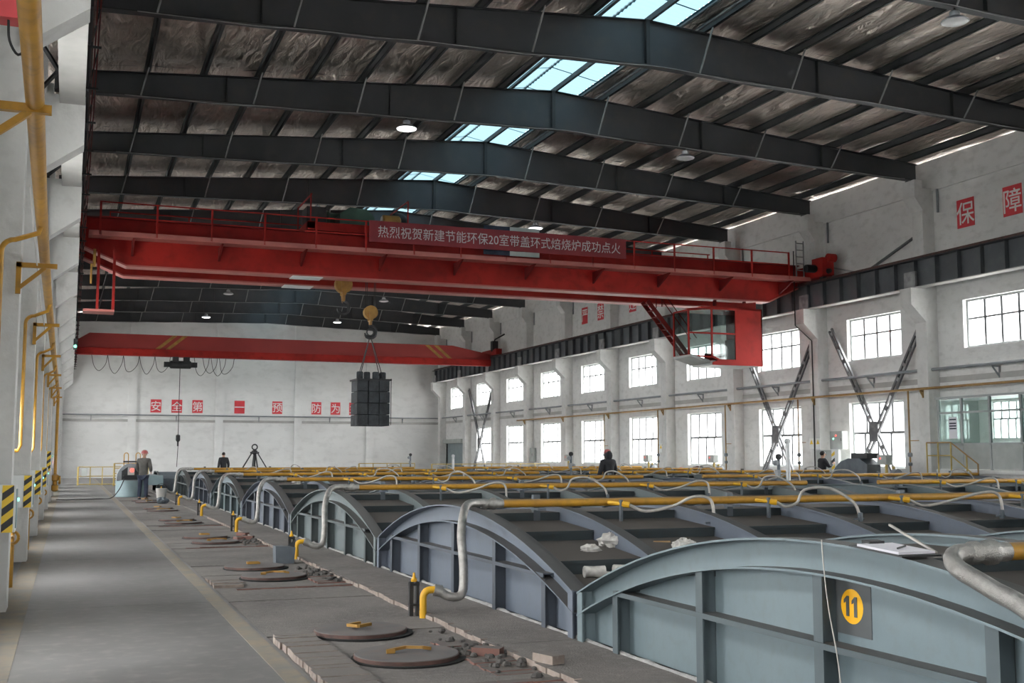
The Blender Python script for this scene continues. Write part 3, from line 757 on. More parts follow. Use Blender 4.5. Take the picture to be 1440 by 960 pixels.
# operator cabin
def cabin():
    cz0, cz1 = 5.12, 7.02
    body = obj('cabin_panel', MB().box(23.05,36.5,4.93,24.18,36.55,7.06).box(24.13,36.5,4.93,24.18,38.1,7.06), 'crane_red', cr)
    obj('cabin_roof', MB().box(21.55,36.5,7.02,24.18,38.1,7.08).prism([(21.0,7.02),(24.18,7.10),(24.18,7.40)], 'y', 36.9, 37.0), 'crane_red', cr)
    obj('cabin_floor', MB().prism([(22.05,4.93),(24.18,4.93),(24.12,5.10),(22.05,5.10)], 'y', 36.58, 38.05).prism([(22.05,5.0),(22.05,5.12),(21.25,5.32),(21.25,5.24)], 'y', 36.75, 38.1), 'cab_grey', cr)
    obj('cabin_skirt', MB().prism([(22.0,4.93),(23.06,4.93),(23.06,5.14),(22.3,5.14),(22.0,5.02)], 'y', 36.47, 36.52), 'crane_red', cr)
    fr = MB()
    for p, q in (((22.0,36.52,5.25),(22.0,36.52,7.03)), ((21.3,37.0,5.3),(21.3,37.0,7.0)), ((23.03,36.52,5.1),(23.03,36.52,7.03)), ((22.0,36.52,7.02),(23.03,36.52,7.02)),
                 ((21.3,37.0,7.0),(22.0,36.52,7.02)), ((21.3,37.0,5.3),(22.0,36.52,5.22)), ((22.0,36.52,6.1),(23.03,36.52,6.1)), ((21.3,37.0,6.15),(22.0,36.52,6.1)),
                 ((22.0,36.52,5.25),(22.3,36.52,5.12)), ((21.3,37.0,5.3),(21.3,38.1,5.3)), ((21.3,38.1,5.3),(21.3,38.1,7.0)), ((21.3,37.0,7.0),(21.3,38.1,7.0))):
        fr.bar(p, q, .06, .06)
    obj('cabin_frame', fr, 'crane_red', cr)
    obj('cabin_window', MB().prism([(22.3,5.14),(23.0,5.14),(23.0,6.07),(22.03,6.07),(22.03,5.27)], 'y', 36.51, 36.518), 'cabin_glass', cr)
    obj('cabin_window', MB().prism([(22.03,6.13),(23.0,6.13),(23.0,6.99),(22.03,6.99)], 'y', 36.51, 36.518), 'cabin_glass', cr)
    for za, zb in ((5.32,6.1),(6.16,6.98)):
        obj('cabin_window', MB().add([(21.32,36.99,za),(21.98,36.53,za-.02),(21.98,36.53,zb),(21.32,36.99,zb),(21.325,37.0,za),(21.985,36.54,za-.02),(21.985,36.54,zb),(21.325,37.0,zb)], [(0,1,2,3),(7,6,5,4),(0,4,5,1),(1,5,6,2),(2,6,7,3),(3,7,4,0)]), 'cabin_glass', cr)
        obj('cabin_window', MB().box(21.29,37.03,za,21.296,38.07,zb), 'cabin_glass', cr)
    obj('cabin_back', MB().box(22.6,38.06,5.12,24.18,38.1,5.5).box(23.6,38.06,5.5,24.18,38.1,7.02), 'crane_red_dark', cr)
    obj('control_desk', MB().box(23.1,36.8,5.12,23.7,37.4,5.95), 'black', cr)
    obj('hanger', MB().box(22.6,37.3,7.05,22.7,37.4,7.55).box(23.9,37.3,7.05,24.0,37.4,7.55), 'crane_red_dark', cr)
    # access stair from the girder down to the cabin
    st = MB(); a, b = Vector((20.3,38.3,7.45)), Vector((22.1,38.3,5.35))
    for dy in (0, .45): st.bar(a+Vector((0,dy,0)), b+Vector((0,dy,0)), .04, .16)
    s = obj('access_stair', st, 'crane_red_dark', cr)
    for i in range(9):
        c = a.lerp(b, (i+.5)/9); obj('tread', MB().box(c.x-.1, 38.3, c.z-.01, c.x+.1, 38.75, c.z+.015), 'crane_red_dark', s)
    for dy in (0, .45):
        obj('handrail', MB().bar(a+Vector((.5,dy,.55)), b+Vector((.3,dy,.75)), .03).bar(a+Vector((.6,dy,-.2)), a+Vector((.6,dy,.45)), .03), 'crane_red_dark', s)
cabin()
# hanging platform at the left end
hp = obj('hanging_platform', MB().box(.22,36.8,5.98,1.12,37.6,6.05), 'crane_flange', cr)
for x in (.62, 1.08):
    obj('hanger', MB().box(x-.04,36.9,6.02,x+.04,36.98,7.9), 'crane_red', hp)
obj('warning_bar', MB().box(.38,36.5,6.78,.44,36.54,7.4).box(.45,36.5,7.3,.53,36.54,7.85), 'hook_yellow', cr)
obj('lamp_plate', MB().box(6.6,37.05,7.435,7.6,37.7,7.462), 'cab_white', cr)
obj('lamp_plate', MB().box(6.7,39.15,7.435,7.7,39.8,7.462), 'cab_white', cr)

# trolley on the girders
tr = thing('crane_trolley', (8.9, 38.5, 9.06), 'green and red hoisting trolley riding on top of the red bridge crane', 'trolley')
obj('frame', MB().box(7.1,37.25,9.06,10.6,37.5,9.34).box(7.1,39.4,9.06,10.6,39.65,9.34).box(7.1,37.25,9.12,7.4,39.65,9.36).box(10.3,37.25,9.12,10.6,39.65,9.36), 'crane_red', tr)
obj('rope_drum', MB().lathe([(.34,0),(.34,.1),(.28,.12),(.28,1.2),(.34,1.22),(.34,1.32)], (8.0,38.85,9.75), 18, 'x'), 'hoist_green', tr, smooth=40)
obj('gearbox', MB().prism([(8.25,9.34),(9.45,9.34),(9.45,9.72),(9.2,9.95),(8.6,10.0),(8.25,9.75)], 'y', 37.6, 38.3), 'hoist_green', tr)
obj('motor', MB().lathe([(.2,0),(.24,.04),(.24,.6),(.16,.66)], (9.75,37.8,9.62), 14, 'x'), 'hook_yellow', tr, smooth=40)
obj('brake', MB().lathe([(.24,0),(.30,.05),(.30,.35),(.2,.5)], (10.2,38.1,9.72), 14, 'x'), 'black', tr, smooth=40)
obj('resistor_box', MB().box(7.15,37.7,9.36,7.8,38.6,9.95), 'black', tr)
for x in (7.2, 10.55):
    for yy in (37.3, 39.6): obj('railing_post', MB().box(x-.02,yy-.02,9.3,x+.02,yy+.02,10.3), 'crane_red', tr)
obj('railing_bar', MB().box(7.2,37.28,10.26,7.24,39.6,10.3).box(10.53,37.28,10.26,10.57,39.6,10.3), 'crane_red', tr)

# hook blocks
def hook_block(x, y, z, r, label, zt, side):
    t = thing('hook_block', (x, y, z), label, 'hook')
    obj('sheave', MB().lathe([(r*.5,-.14),(r,-.11),(r,-.06),(r*.85,0),(r,.06),(r,.11),(r*.5,.14)], (x,y,z), 22, 'y'), 'hook_yellow', t, smooth=35)
    ck = [(x-r*.35,z+r*.3),(x+r*.35,z+r*.3),(x+r*.3,z-r*.5),(x+r*.22,z-r*1.25),(x-r*.22,z-r*1.25),(x-r*.3,z-r*.5)]
    obj('cheek', MB().prism(ck, 'y', y-.17, y-.14), 'hook_yellow', t); obj('cheek', MB().prism(ck, 'y', y+.14, y+.17), 'hook_yellow', t)
    obj('shank', MB().lathe([(r*.26,0),(r*.24,-r*.5),(r*.16,-r*.9)], (x,y,z-r*1.2), 12), 'hook_yellow', t, smooth=40)
    zz = z - r*2.0
    obj('hook', MB().tube([(x,y,zz+.1),(x,y,zz)] + arc((x,y,zz-.2), .2, math.pi/2, -math.pi*.95, 12), [.05,.06]+[.06]*11+[.04,.02], 8), 'black', t, smooth=60)
    for dx in (-r*.7, -r*.5, r*.5, r*.7):
        obj('rope', MB().tube([(x+dx,y,z),(x+dx*1.1,y,zt)], .011, 5), 'cord', t)
    return t
hook_block(8.54, 38.2, 7.42, .30, 'orange hook block with empty black hook under the red bridge crane', 9.2, 0)
hook_block(9.50, 38.2, 6.50, .24, 'yellow hook block carrying the slung carbon blocks', 9.2, 0)
sl = thing('lifting_sling', (9.53, 38.2, 4.5), 'steel rope sling between the yellow hook and the carbon blocks', 'sling')
obj('ring', MB().tube(arc((9.5,38.2,5.82), .12, 0, 2*math.pi, 14), .025, 6), 'black', sl, smooth=60)
for dx, dy in ((-.48,-.42),(-.36,.42),(.36,-.42),(.48,.42)):
    obj('rope_leg', MB().tube([(9.5,38.2,5.72),(9.52+dx,38.2+dy,4.15)], .014, 6), 'cord', sl)
obj('spreader_bar', MB().bar((8.95,37.68,4.16),(10.12,37.68,4.16),.05).bar((8.95,38.72,4.16),(10.12,38.72,4.16),.05).bar((8.95,37.68,4.16),(8.95,38.72,4.16),.05).bar((10.12,37.68,4.16),(10.12,38.72,4.16),.05).bar((8.95,37.68,4.2),(8.95,37.68,2.62),.02).bar((10.12,37.68,4.2),(10.12,37.68,2.62),.02), 'black', sl)
# carbon blocks of the load
blk = None
for lay in range(4):
    for ix in range(3):
        for iy in range(2):
            x, yv, z = 9.155+.375*ix+random.uniform(-.008,.008), 37.95+.5*iy+random.uniform(-.008,.008), 2.60+.39*lay
            w, d, h = .352, .48, .370
            mb = MB().prism([(-w/2,0),(w/2,0),(w/2,h-.02),(w/2-.02,h),(-w/2+.02,h),(-w/2,h-.02)], 'y', -d/2, d/2)
            if blk is None: blk = to_mesh(mb, 'carbon_block', 'carbon')
            obj('carbon_block', blk, None, None, 'black carbon block in the hanging load, %s layer, %s row, %s' % (['bottom','second','third','top'][lay], ['front','back'][iy], ['left','middle','right'][ix]), 'block', 'carbon blocks of the hanging load', at=(x, yv, z))
cyl = to_mesh(MB().lathe([(.10,0),(.115,.02),(.115,.25),(.09,.28)], (0,0,0), 14), 'carbon_stub', 'carbon', 40)
for i in range(4):
    obj('carbon_stub', cyl, None, None, 'round black carbon stub on top of the hanging load, %s' % ['leftmost','second from left','third from left','rightmost'][i], 'block', 'carbon stubs on the load', at=(9.12+.275*i, 38.05+.12*(i%2), 4.165))

# banner on the crane railing
bn = obj('banner', MB().box(8.9,36.08,8.58,18.28,36.11,9.28), 'banner_red', label='long dark red banner with white Chinese lettering hung on the bridge crane', cat='banner')
bt = glyphs('热烈祝贺新建节能环保20室带盖环式焙烧炉成功点火', .40, .002, 0)
xs = [v[0] for v in bt.v]; k = 8.85/(max(xs)-min(xs))
bt.v = [(v[0]*k, v[1]*1.05, v[2]) for v in bt.v]
obj('lettering', face_minus_y(bt, (13.62,36.07,8.93)), 'banner_text', bn)
pn = thing('notice_panel', (13.9, 36.13, 8.4), 'blue and white notice panel behind the banner on the crane', 'panel')
obj('blue_half', MB().box(12.9,36.13,8.42,13.85,36.16,9.42), 'trouser_navy', pn); obj('white_half', MB().box(13.85,36.13,8.42,14.95,36.16,9.42), 'cab_grey', pn)

# ================================================================== SECOND CRANE (far)
c2 = thing('single_girder_crane', (13.2, 72, 8.0), 'smaller red single-girder crane in front of the back wall', 'crane')
obj('girder', MB().prism([(.05,7.98),(.05,8.35),(.85,8.86),(23.5,8.86),(26.2,8.35),(26.2,7.98)], 'y', 72, 72.4), 'crane_red_back', c2)
obj('lower_flange', MB().box(.05,71.9,7.56,26.2,72.45,7.98), 'crane_red', c2)
for x, s in ((4.6,1),(5.2,1),(22.6,-1),(23.2,-1)):
    obj('warning_stripe', MB().prism([(x,8.0),(x+.28,8.0),(x+.28+s*1.0,8.84),(x+s*1.0,8.84)], 'y', 71.985, 71.995), 'hook_yellow' , c2)
for x in (-.12, 26.38):
    obj('end_carriage', MB().box(x-.2,70.8,8.28,x+.2,73.6,8.65), 'black' if x < 0 else 'crane_red', c2)
obj('drive_arm', MB().tube([(26.1,71.5,8.5),(26.3,71.4,9.3),(27.0,71.4,9.7)], .05, 6).box(26.1,71.3,8.6,26.5,71.7,9.2), 'black', c2)
hs = thing('rope_hoist', (6.1, 72.2, 7.1), 'dark electric rope hoist under the far red crane', 'hoist')
obj('drum', MB().lathe([(.2,0),(.24,.05),(.24,1.2),(.2,1.25)], (5.5,72.2,7.1), 14, 'x'), 'black', hs, smooth=40)
obj('trolley', MB().box(5.65,72.0,7.25,6.0,72.4,7.62).box(6.3,72.0,7.25,6.65,72.4,7.62), 'black', hs)
obj('motor_box', MB().box(5.15,72.0,6.95,5.5,72.4,7.25).box(6.75,72.0,6.95,7.1,72.4,7.25), 'black', hs)
obj('rope', MB().tube([(6.1,72.2,7.0),(6.1,72.2,2.4)], .022, 5), 'cord', hs)
obj('hook', MB().lathe([(.06,.55),(.13,.5),(.13,.2),(.05,.1),(.05,-.15)], (6.1,72.2,2.3), 10), 'black', hs, smooth=40)
obj('pendant_cable', MB().tube([(6.1,72.0,2.3),(6.05,72.0,.9)], .02, 5), 'cord', hs)
for i in range(9):
    x0 = 1.0+.9*i if i < 5 else 6.9+.5*(i-5)
    mbx = MB().tube(spline([(x0,71.95,7.55),(x0+.15,71.95,6.9-.1*(i%3)),(x0+.45,71.95,6.6-.15*(i%2)),(x0+.8,71.95,7.0),(x0+.9,71.95,7.55)],4), .018, 5)
    obj('festoon_cable', mbx, 'cord', c2)

# ================================================================== SIGNS
def sign_right(ch, y, z, label):
    o = obj('character_sign', MB().box(XW-.02, y-.385, z-.47, XW-.004, y+.385, z+.47), 'sign_red', label=label, cat='sign', group='red character signs on the right wall')
    obj('lettering', face_minus_x(glyphs(ch, .80, .002, .004), (XW-.022, y, z)), 'sign_white', o)
def sign_back(ch, x, z, label):
    o = obj('character_sign', MB().box(x-.37, YB-.02, z-.47, x+.37, YB-.004, z+.47), 'sign_red', label=label, cat='sign', group='red character signs on the back wall')
    obj('lettering', face_minus_y(glyphs(ch, .76, .002, .004), (x, YB-.022, z)), 'sign_white', o)
RL = ['left one of the two nearest red character signs on the right wall', 'right one of the two nearest red character signs on the right wall', 'leftmost red character sign far along the right wall',
      'second red character sign far along the right wall', 'third red character sign far along the right wall, half hidden by the crane', 'fourth red character sign far along the right wall, almost hidden by the crane']
for (ch, y), l in zip((('保', 28.95), ('障', 26.95), ('严', 58.7), ('禁', 56.6), ('违', 52.75), ('章', 50.6)), RL):
    sign_right(ch, y, 9.50, l)
BL = ['leftmost', 'second', 'third', 'fourth, single stroke', 'fifth', 'sixth', 'seventh', 'eighth, partly hidden by the load']
for (ch, x), l in zip((('安', 5.67), ('全', 7.12), ('第', 8.57), ('一', 11.58), ('预', 14.35), ('防', 17.29), ('为', 18.75), ('主', 20.18)), BL):
    sign_back(ch, x, 5.13, 'red character sign on the back wall, %s from the left' % l if l != 'leftmost' else 'leftmost red character sign on the back wall')

# ================================================================== RIGHT WALL FITTINGS
gp = thing('wall_pipe', (26.8, 52, 4.4), 'grey pipe on brackets running between the two window rows', 'pipe')
obj('pipe', MB().tube([(26.78,18,4.46),(26.78,85.9,4.46)], .05, 10), 'grey_pipe', gp, smooth=40)
gb = to_mesh(MB().bar((26.74,0,4.38),(27.07,0,4.38),.045).bar((27.04,0,4.38),(27.04,0,4.02),.045).bar((26.78,0,4.36),(27.04,0,4.05),.04), 'bracket', 'grey_pipe')
for i in range(22): obj('bracket', gb, None, gp, at=(0, 22.2+3*i-.45, 0))
gy = thing('wall_gas_pipe', (26.75, 48, 3.7), 'ochre gas pipe with downpipes running above the lower windows', 'pipe')
obj('pipe', MB().tube([(26.52,18,3.83),(26.52,67.9,3.80)], .042, 10), 'wall_gas_pipe', gy, smooth=40)
gb2 = to_mesh(MB().bar((26.45,0,3.75),(26.62,0,3.75),.05).bar((26.58,0,3.75),(26.58,0,3.52),.05).bar((26.47,0,3.74),(26.58,0,3.56),.04), 'bracket', 'wall_gas_pipe')
for i in range(8): obj('bracket', gb2, None, gy, at=(0, RY+6*(4+i), 0))
for yy in (31.45, 37.8, 43.15, 49.3, 55.3):
    dp = obj('downpipe', MB().tube([(26.6,yy,3.8),(26.6,yy,.5)], .03, 8), 'wall_gas_pipe', gy, smooth=40)
    obj('valve', MB().lathe([(.05,0),(.08,.03),(.08,.12),(.05,.15)], (26.6,yy,1.55), 8).lathe([(.05,0),(.07,.03),(.07,.1),(.05,.12)], (26.6,yy,1.25), 8), 'grey_pipe', dp, smooth=40)
    obj('valve_lever', MB().bar((26.6,yy,2.1),(26.6,yy-.45,2.1),.03), 'wall_gas_pipe', dp)
bp_t = thing('wall_pipe', (13, 85.8, 4.4), 'thin grey pipe on brackets along the back wall', 'pipe')
obj('pipe', MB().tube([(-.9,85.78,4.46),(27,85.78,4.46)], .045, 10), 'grey_pipe', bp_t, smooth=40)
bb = to_mesh(MB().bar((0,85.74,4.38),(0,86,4.38),.05).bar((0,85.97,4.38),(0,85.97,4.0),.05).bar((0,85.78,4.36),(0,85.97,4.02),.04), 'bracket', 'grey_pipe')
for x in (1.3, 7.1, 13, 18.3, 24): obj('bracket', bb, None, bp_t, at=(x, 0, 0))
# X braces of paired, battened steel sections
def brace(yc, label):
    t = thing('cross_brace', (26.85, yc, 0), label, 'brace', 'steel cross braces on the right wall'); zc = 2.45
    for sg, x in ((1, 26.88), (-1, 26.80)):
        a, b = Vector((x, yc+sg*2.48, 6.35 if sg > 0 else 5.85)), Vector((x, yc-sg*1.25, .45))
        d = (b-a).normalized(); nrm = Vector((0, -d.z, d.y))*.085
        m = MB().bar(a+nrm, b+nrm, .07, .085, (1,0,0)).bar(a-nrm, b-nrm, .07, .085, (1,0,0))
        g = obj('diagonal', m, 'brace_steel', t)
        for i in range(11):
            c = a.lerp(b, (i+.3)/11); obj('batten', MB().bar(c+nrm*1.2, c-nrm*1.2, .14, .075, (1,0,0)), 'brace_steel' if i % 3 else 'beam_scuff', g)
    obj('gusset', MB().prism([(yc-.22,zc-.35),(yc+.22,zc-.35),(yc+.24,zc),(yc+.22,zc+.35),(yc-.22,zc+.35),(yc-.24,zc)], 'x', 26.74, 26.77), 'brace_steel', t)
    return t
brace(33.5, 'steel cross brace before the window beside the glass booth')
brace(39.6, 'steel cross brace before the window below the crane cabin')
brace(75.9, 'steel cross brace before the window next to the roller shutter')
ub = thing('upper_brace', (26.95, 33, 9), 'thin steel diagonal brace above the runway beam near the crane end', 'brace')
obj('diagonal', MB().bar((26.95,31.1,9.15),(26.95,34.1,8.2),.10,.06), 'brace_steel', ub)
obj('tie', MB().bar((26.95,35.9,8.75),(26.95,34.1,8.25),.08,.05), 'frame_white', ub)
# conduit down a pilaster
obj('conduit', MB().tube([(25.97,36.95,9.5),(25.97,36.95,6.6),(26.57,36.75,6.0),(26.57,36.75,.3)], .022, 6), 'black', label='thin black conduit bent around the corbel under the runway', cat='conduit')
# cabinets on the wall
def cabinet(name, x0, y0, z0, dx, dy, dz, m, label, leds=(), doors=1):
    t = thing(name, (x0+dx/2, y0+dy/2, z0), label, 'electrical box')
    obj('body', MB().box(x0+.015, y0, z0, x0+dx, y0+dy, z0+dz), m, t)
    for i in range(doors):
        w = dy/doors
        d = obj('door', MB().box(x0, y0+w*i+.01, z0+.015, x0+.02, y0+w*(i+1)-.01, z0+dz-.015), m, t)
        obj('latch', MB().box(x0-.015, y0+w*i+.03, z0+dz*.45, x0, y0+w*i+.05, z0+dz*.6), 'black', d)
    for (ly, lz, lm) in leds:
        obj('indicator', MB().lathe([(.035,-.02),(.035,.0)], (x0-.0, y0+ly, z0+lz), 10, 'x'), lm, t)
    return t
cabinet('electrical_cabinet', 26.33, 34.75, 1.83, .25, .72, .66, 'cab_grey', 'grey wall cabinet with a red lamp on the pilaster by the cross brace', [(.35,.5,'led_red'),(.5,.38,'led_green')])
cabinet('electrical_cabinet', 26.05, 35.0, .85, .4, .95, .95, 'cab_grey', 'grey floor cabinet with a green lamp below the wall cabinet', [(.55,.6,'led_green')])
wp = thing('warning_plate', (26.3, 34.85, .9), 'white plate with yellow and black stripes beside the grey cabinets', 'sign')
obj('plate', MB().box(26.0,34.55,1.05,26.03,34.95,1.83), 'cab_white', wp)
for i in range(3): obj('stripe', MB().prism([(34.76,1.15+.24*i),(34.94,1.05+.24*i+.02),(34.94,1.17+.24*i),(34.76,1.28+.24*i)], 'x', 25.992, 25.999), 'warn_black' if i % 2 else 'warn_yellow', wp)
cabinet('electrical_cabinet', 26.8, 66.0, 1.2, .26, .8, .85, 'cab_grey', 'grey wall cabinet with a red lamp between two far windows', [(.5,.6,'led_red')])
for i, (y, z, nm) in enumerate(((36.95,2.05,'left'), (36.55,2.05,'right'), (49.0,1.95,'far'))):
    t = obj('warning_notice', MB().box(26.585, y-.14, z-.2, 26.597, y+.14, z+.2), 'sign_white', label='small white notice with yellow triangle, %s' % ['left of two on a pilaster','right of two on a pilaster','alone on a farther pilaster'][i], cat='notice')
    obj('triangle', MB().prism([(y-.1,z-.02),(y+.1,z-.02),(y,z+.16)], 'x', 26.58, 26.584), 'warn_yellow', t)
obj('wall_notice', MB().box(XW-.012, 39.9, 1.95, XW-.003, 40.35, 2.15), 'trouser_navy', label='small blue notice on the wall left of the second cross brace', cat='notice')

# roller shutter in the last bay of the right wall
sh = thing('door_1', (XW, 82.3, 0), kind='structure')
for i in range(26): obj('slat', MB().box(XW+.10+.02*(i % 2), 80.25, .1*i-.058, XW+.13+.02*(i % 2), 84.35, .1*i+.058), 'shutter', sh)
obj('shutter_box', MB().box(XW-.25, 80.0, 2.5, XW+.1, 84.6, 2.8), 'cab_grey', sh)
for y in (80.1, 84.4): obj('guide_rail', MB().box(XW-.02, y-.1, -.05, XW+.12, y+.1, 2.5), 'cab_grey', sh)

# glazed control booth
bo = thing('control_booth', (26.2, 25.5, 1.17), 'pale green glazed control booth against the right wall', 'booth')
BX = 25.45; by = [28.75, 27.75, 26.6, 25.4, 24.2, 23.0, 21.8]
obj('floor_slab', MB().box(BX-.05, 21.6, 1.05, XW, 28.85, 1.17).box(BX+.1, 21.7, -.05, XW, 28.7, 1.05), 'pillar_paint', bo)
obj('roof_slab', MB().box(BX-.03, 21.6, 3.36, XW, 28.85, 3.42), 'frame_white', bo)
for y in by: obj('mullion', MB().box(BX, y-.035, 1.17, BX+.07, y+.035, 3.36), 'frame_white', bo)
for z in (1.95, 2.92): obj('rail', MB().box(BX, by[-1], z-.03, BX+.06, by[0], z+.03), 'frame_white', bo)
for a, b in zip(by[1:], by):
    obj('lower_panel', MB().box(BX+.02, a+.035, 1.2, BX+.05, b-.035, 1.92), 'cab_grey', bo)
    obj('pane', MB().box(BX+.03, a+.035, 1.98, BX+.036, b-.035, 2.89), 'booth_glass', bo)
    obj('pane', MB().box(BX+.03, a+.035, 2.95, BX+.036, b-.035, 3.34), 'booth_glass', bo)
obj('end_wall', MB().box(BX+.07, 28.72, 1.17, XW, 28.76, 1.95), 'cab_grey', bo)
obj('end_pane', MB().box(BX+.07, 28.735, 1.97, XW, 28.741, 3.34), 'booth_glass', bo)
pp = obj('paper_notice', MB().box(BX+.012, 27.95, 2.12, BX+.02, 28.3, 2.78), 'paper', label='white paper notice with blue bars taped inside the booth', cat='notice')
for z in (2.72, 2.6, 2.52, 2.44): obj('print_bar', MB().box(BX+.008, 27.98, z-.03, BX+.0115, 28.27, z+.01), 'trouser_navy', pp)
# yellow stair rail of the booth
sr = thing('stair_railing', (25.1, 28, .6), 'yellow tube railing of the stair in front of the glass booth', 'railing')
for y, z in ((28.9,2.0),(28.4,2.0),(27.85,2.0),(27.2,1.62)): obj('post', MB().tube([(25.1,y,0),(25.1,y,z)], .025, 6), 'fence_yellow', sr)
obj('handrail', MB().tube([(25.1,28.9,2.0),(25.1,27.85,2.0),(25.1,26.75,1.35),(25.1,26.75,0)], .025, 6), 'wall_gas_pipe', sr)
obj('midrail', MB().tube([(25.1,28.9,1.6),(25.1,27.85,1.6),(25.1,26.9,1.02)], .02, 6), 'fence_yellow', sr)
for i in range(5): obj('tread', MB().box(25.15, 26.8+.22*i, .2+.19*i, 25.42, 27.05+.22*i, .23+.19*i), 'rust_edge', sr)

# burner skids in the right aisle
def skid(y, label, x=25.15):
    t = thing('burner_skid', (x, y, 0), label, 'burner unit', 'yellow burner units along the right aisle')
    for dx in (-.3, .3):
        for dy in (-.35, .35): obj('leg', MB().box(x+dx-.03,y+dy-.03,0,x+dx+.03,y+dy+.03,.75), 'fence_yellow', t)
    obj('deck', MB().box(x-.36,y-.42,.72,x+.36,y+.42,.80), 'fence_yellow', t)
    obj('manifold', MB().tube([(x,y-.4,.95),(x,y+.4,.95)], .06, 8).tube([(x,y-.2,.95),(x,y-.2,1.25)], .05, 8).tube([(x,y+.15,.8),(x,y+.15,1.3)], .05, 8), 'fence_yellow', t, smooth=40)
    obj('blower', MB().lathe([(.1,-.12),(.17,-.1),(.17,.1),(.1,.12)], (x,y-.32,1.0), 12, 'y'), 'grey_pipe', t, smooth=40)
    b = obj('control_box', MB().box(x-.12,y+.0,1.3,x+.12,y+.46,1.62), 'cab_grey', t)
    obj('display', MB().box(x-.125,y+.27,1.48,x-.119,y+.33,1.53), 'led_red', b)
    return t
for y, l in ((30.75,'beside the nearest cross brace'), (41.6,'below the crane cabin'), (47.4,'right of the man in black'), (56.6,'left of the man in black')):
    skid(y, 'yellow burner unit with white control box, %s' % l)
# dark curved machine by the near brace
ma = thing('curved_machine', (25.0, 32.4, 0), 'dark grey machine with curved hood in front of the near cross brace', 'machine')
obj('hood', MB().prism([(33.4,0),(33.4,.95),(33.2,1.2),(32.9,1.4),(32.5,1.5),(31.9,1.5),(31.5,1.3),(31.5,0)], 'x', 24.85, 25.4), 'post_steel', ma)
obj('top_plate', MB().box(24.9,31.55,1.5,25.35,32.4,1.68), 'dark_steel', ma)
obj('base', MB().box(24.8,31.4,0,25.5,33.5,.2), 'dark_steel', ma)

# measuring posts standing between the lid rows
for i, (y, h, kind) in enumerate(((20.9,1.88,'bright'), (21.25,1.55,'dark'), (32.35,1.62,'dark'), (44.0,1.55,'bright'), (50.2,1.6,'dark'))):
    x = 14.42
    t = thing('measuring_post', (x, y, 0), ['tall shiny steel post with round head between the lid rows','dark post with gauge and yellow tube beside the shiny post','dark post with clamped instrument left of the man in black','shiny post before the roller shutter','dark thin post before the blank back wall'][i], 'post')
    obj('tube', MB().tube([(x,y,0),(x,y,h)], .05 if kind == 'bright' else .035, 10), 'bright_pole' if kind == 'bright' else 'post_steel', t, smooth=40)
    obj('head', MB().lathe([(.02,-.04),(.065,-.03),(.065,.03),(.02,.04)], (x,y,h+.03), 12, 'y'), 'bright_pole' if kind == 'bright' else 'black', t, smooth=40)
    if kind == 'dark':
        obj('gauge', MB().lathe([(.03,-.04),(.06,-.03),(.06,.03),(.03,.04)], (x-.07,y,h-.1), 12, 'y').box(x-.06,y-.05,h-.4,x+.02,y+.05,h-.25), 'grey_pipe', t, smooth=40)
    obj('foot', MB().box(x-.12,y-.12,-.01,x+.12,y+.12,.02), 'post_steel', t)

# ================================================================== LEFT SIDE FITTINGS
lp = thing('gas_main', (-.4, 30, 3.7), 'thick ochre gas main on brackets along the left columns', 'pipe')
obj('pipe', MB().tube(spline([(-.225,3,3.64),(-.25,6,3.66),(-.325,13,3.72),(-.39,25,3.76),(-.43,37,3.78),(-.45,43,3.80)],5) + [(-.45,43.2,3.75),(-.45,43.3,3.5),(-.45,43.3,.5)], .053, 14), 'gas_yellow', lp, smooth=60)
for i in range(7):
    yy = LY - .18 + 6*i; xp = -.27 - .025*i
    obj('bracket', MB().bar((-.60,yy,3.63),(xp+.10,yy,3.63),.05).bar((-.575,yy,3.66),(-.575,yy,3.32),.05).bar((-.57,yy,3.38),(xp-.02,yy,3.61),.04), 'gas_yellow', lp)
for i in range(6):
    yy = 10.95 + 6*i; xp = -.30 - .025*i
    obj('branch', MB().tube([(xp,yy,3.72),(xp-.03,yy,3.6)] + arc((-.52,yy,3.42), .11, math.pi/2, math.pi, 5) + [(-.63,yy,3.3),(-.63,yy,1.75)] + ([(-.63,yy,.0)] if i == 0 else [(-.66,yy,1.68),(-.94,yy,1.66)]), .024, 10), 'gas_yellow', lp, smooth=60)
obj('valve', MB().lathe([(.06,0),(.12,.05),(.12,.2),(.07,.25),(.07,.35),(.13,.4),(.13,.55),(.06,.6)], (-.45,43.3,.35), 12).lathe([(.15,-.03),(.15,.03)], (-.3,43.3,.75), 14, 'x'), 'gas_yellow', lp, smooth=40)
obj('power_cable', MB().tube(spline([(-.345,9,3.60),(-.385,12,3.64),(-.42,16,3.60),(-.46,22,3.66)],6), .008, 6), 'bag_white', label='thin white cable running under the ochre gas main', cat='cable')
for i in range(4):
    yy = 15.3 + 6*i
    t = thing('hand_wheel_valve', (-.68, yy, .5), 'ochre hand-wheel valve near the floor behind a left column, %s' % ORD[i], 'valve', 'hand-wheel valves behind the left columns')
    obj('wheel', MB().tube(arc((-.62,yy,.62), .075, 0, 2*math.pi, 16, 'xz'), .018, 6), 'gas_yellow', t)
    obj('stem', MB().tube([(-.62,yy,.62),(-.62,yy+.2,.62)], .02, 6).tube([(-.62,yy+.2,0),(-.62,yy+.2,.7)], .022, 8), 'gas_yellow', t, smooth=40)
